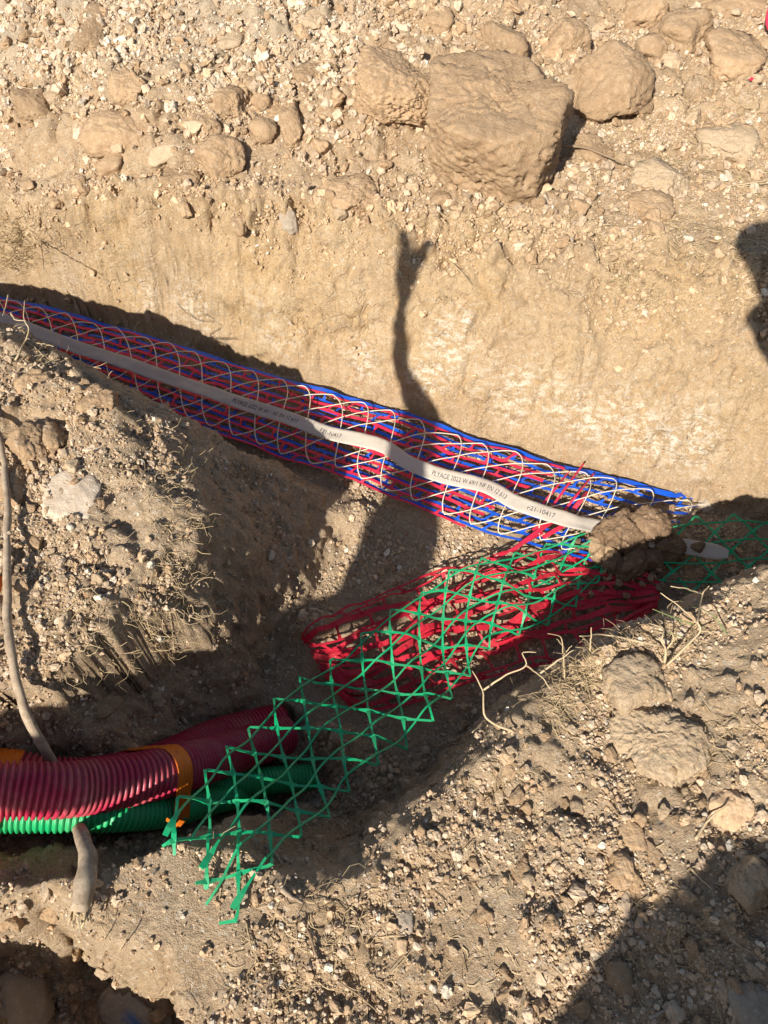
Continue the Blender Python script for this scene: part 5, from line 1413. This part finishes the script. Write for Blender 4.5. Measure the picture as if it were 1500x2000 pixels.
# made-up mini excavator, added out of view; its arm is shaped to cast the bent shadow
def excavator():
    s0 = 3.0
    dip = [hit(u, v) + SD * s0 for u, v in ((728, 1172), (756, 1125), (778, 1073), (803, 980), (830, 865))]
    lnk = [dip[-1]] + [hit(u, v) + SD * s0 for u, v in ((822, 800), (786, 720), (780, 640), (788, 580))]
    bkt = [lnk[-1]] + [hit(u, v) + SD * s0 for u, v in ((795, 530), (808, 492))]
    boom = []
    c = PIPES['red_front']['c']; uu, vv, _ = project(c)
    for u in (-220, -100, 0, 110, 220):               # the boom's shadow lies along the upper side of the red pipe
        k = int(np.argmin(np.abs(uu - u)))
        q = c[k] + np.array([-0.005, 0.012, PIPES['red_front']['R'] * 0.9])
        boom.append(q + SD * ((dip[0][2] - q[2]) / SD[2]))
    boom.append(dip[0])
    yellow = plastic('machine_yellow', (0.62, 0.33, 0.02), 0.4, 0, 0.3); dark = plastic('machine_dark', (0.03, 0.03, 0.03), 0.6, 0, 0.3)
    rub = plastic('track_rubber', (0.02, 0.02, 0.02), 0.8, 0, 0.4)
    root = empty('stand_in_excavator', (-4.1, -0.75, 0.0)); tag(root, 'made-up mini excavator outside the frame, shaped to cast the arm shadow', 'excavator')
    side = np.cross(SD, np.array([0.3, 1.0, 0.0])); side /= np.linalg.norm(side)
    def beam(name, pts, ws, mat, n=24):
        c = spline(pts, n); m = MB()
        w = np.interp(np.linspace(0, 1, n), np.linspace(0, 1, len(ws)), ws)
        t = np.gradient(c, axis=0); sd = np.cross(t, SD); sd /= np.linalg.norm(sd, axis=1)[:, None]
        m.ribbon(c, sd, list(w), 0.10); return m.build(name, mat, root)
    pivot = np.array([-3.45, -0.55, 0.8])
    beam('boom', [pivot, (pivot + boom[0]) / 2 + np.array([0, 0, 0.25]), *boom], [.15, .13, .085, .06, .06, .06, .11], yellow, 40)
    beam('dipper_arm', dip, [.22, .26, .21, .15, .13], yellow)
    beam('bucket_link', lnk, [.13, .115, .075, .055, .04], dark)
    b = beam('bucket', bkt, [.045, .085, .11], dark, 8)
    tip = bkt[-1]; t = bkt[-1] - bkt[-2]; t /= np.linalg.norm(t); sd = np.cross(t, SD); sd /= np.linalg.norm(sd)
    for o in (-.052, .05):
        m = MB(); m.ribbon([tip + sd * o * .5, tip + sd * o * .8 + t * .03, tip + sd * o * 1.05 + t * .055], sd, [.05, .042, .03], .04)
        q = m.build('bucket_tooth', dark, root)
    m = MB(); m.tube([(pivot + boom[0]) / 2 + SD * 0.22, boom[1] + SD * 0.16], [.03, .03], 10); m.build('hydraulic_ram', dark, root)
    o = np.array([-4.1, -0.75, 0.0])
    def box(name, c, d, mat, bev=0.05):
        bm = bmesh.new(); bmesh.ops.create_cube(bm, size=1.0)
        for v in bm.verts: v.co = Vector((v.co.x * d[0], v.co.y * d[1], v.co.z * d[2])) + Vector(c)
        bmesh.ops.bevel(bm, geom=bm.edges[:], offset=bev, segments=3, affect='EDGES')
        me = bpy.data.meshes.new(name); bm.to_mesh(me); bm.free(); me.materials.append(mat)
        ob = bpy.data.objects.new(name, me); COL.objects.link(ob); ob.parent = root; ob.matrix_parent_inverse = Matrix.Translation(root.location).inverted(); return ob
    for k in (-.45, .45): box('track', o + np.array([k, 0, .2]), (.24, 1.5, .36), rub, .12)
    box('chassis', o + np.array([0, 0, .3]), (.6, .7, .2), dark); box('engine_housing', o + np.array([0, -.35, .72]), (1.0, .7, .5), yellow, .08)
    box('floor_plate', o + np.array([0, .25, .52]), (1.0, .6, .1), dark, .03); box('seat', o + np.array([0, .05, 1.02]), (.45, .4, .16), dark, .05)
    box('canopy', o + np.array([0, .0, 1.95]), (1.0, 1.0, .07), yellow, .03)
    for a in (-.44, .44):
        for c in (-.44, .44): box('post', o + np.array([a, c, 1.35]), (.05, .05, 1.2), dark, .01)
    box('dozer_blade', o + np.array([0, .95, .2]), (1.15, .08, .3), yellow, .02)
excavator()
hs = hit(1488, 470) + SD * 2.75
hx, hy = hs[0], hs[1]
person((hx + .46, hy - .14, .90), (hx + .22, hy - .07, 1.26), (hx + .07, hy - .02, hs[2] - .16), (hx, hy, hs[2] - .01), (hx + .06, hy - .04, 1.42), (hx + .32, hy - .14, 1.14), (hx + .42, hy + .02, .95), (hx + .42, hy - .10, 1.30), (hx + .56, hy - .1, 1.02), (hx + .56, hy + .1, .85),
       (hx + .46, hy - .04, .48), (hx + .48, hy - .16, .09), (hx + .62, hy - .04, .48), (hx + .66, hy - .16, .09), {'l': False, 'r': False},
       'photographer at the right, seen only by the head shadow at the edge', (0.25, 0.22, 0.2), (0.07, 0.08, 0.1))
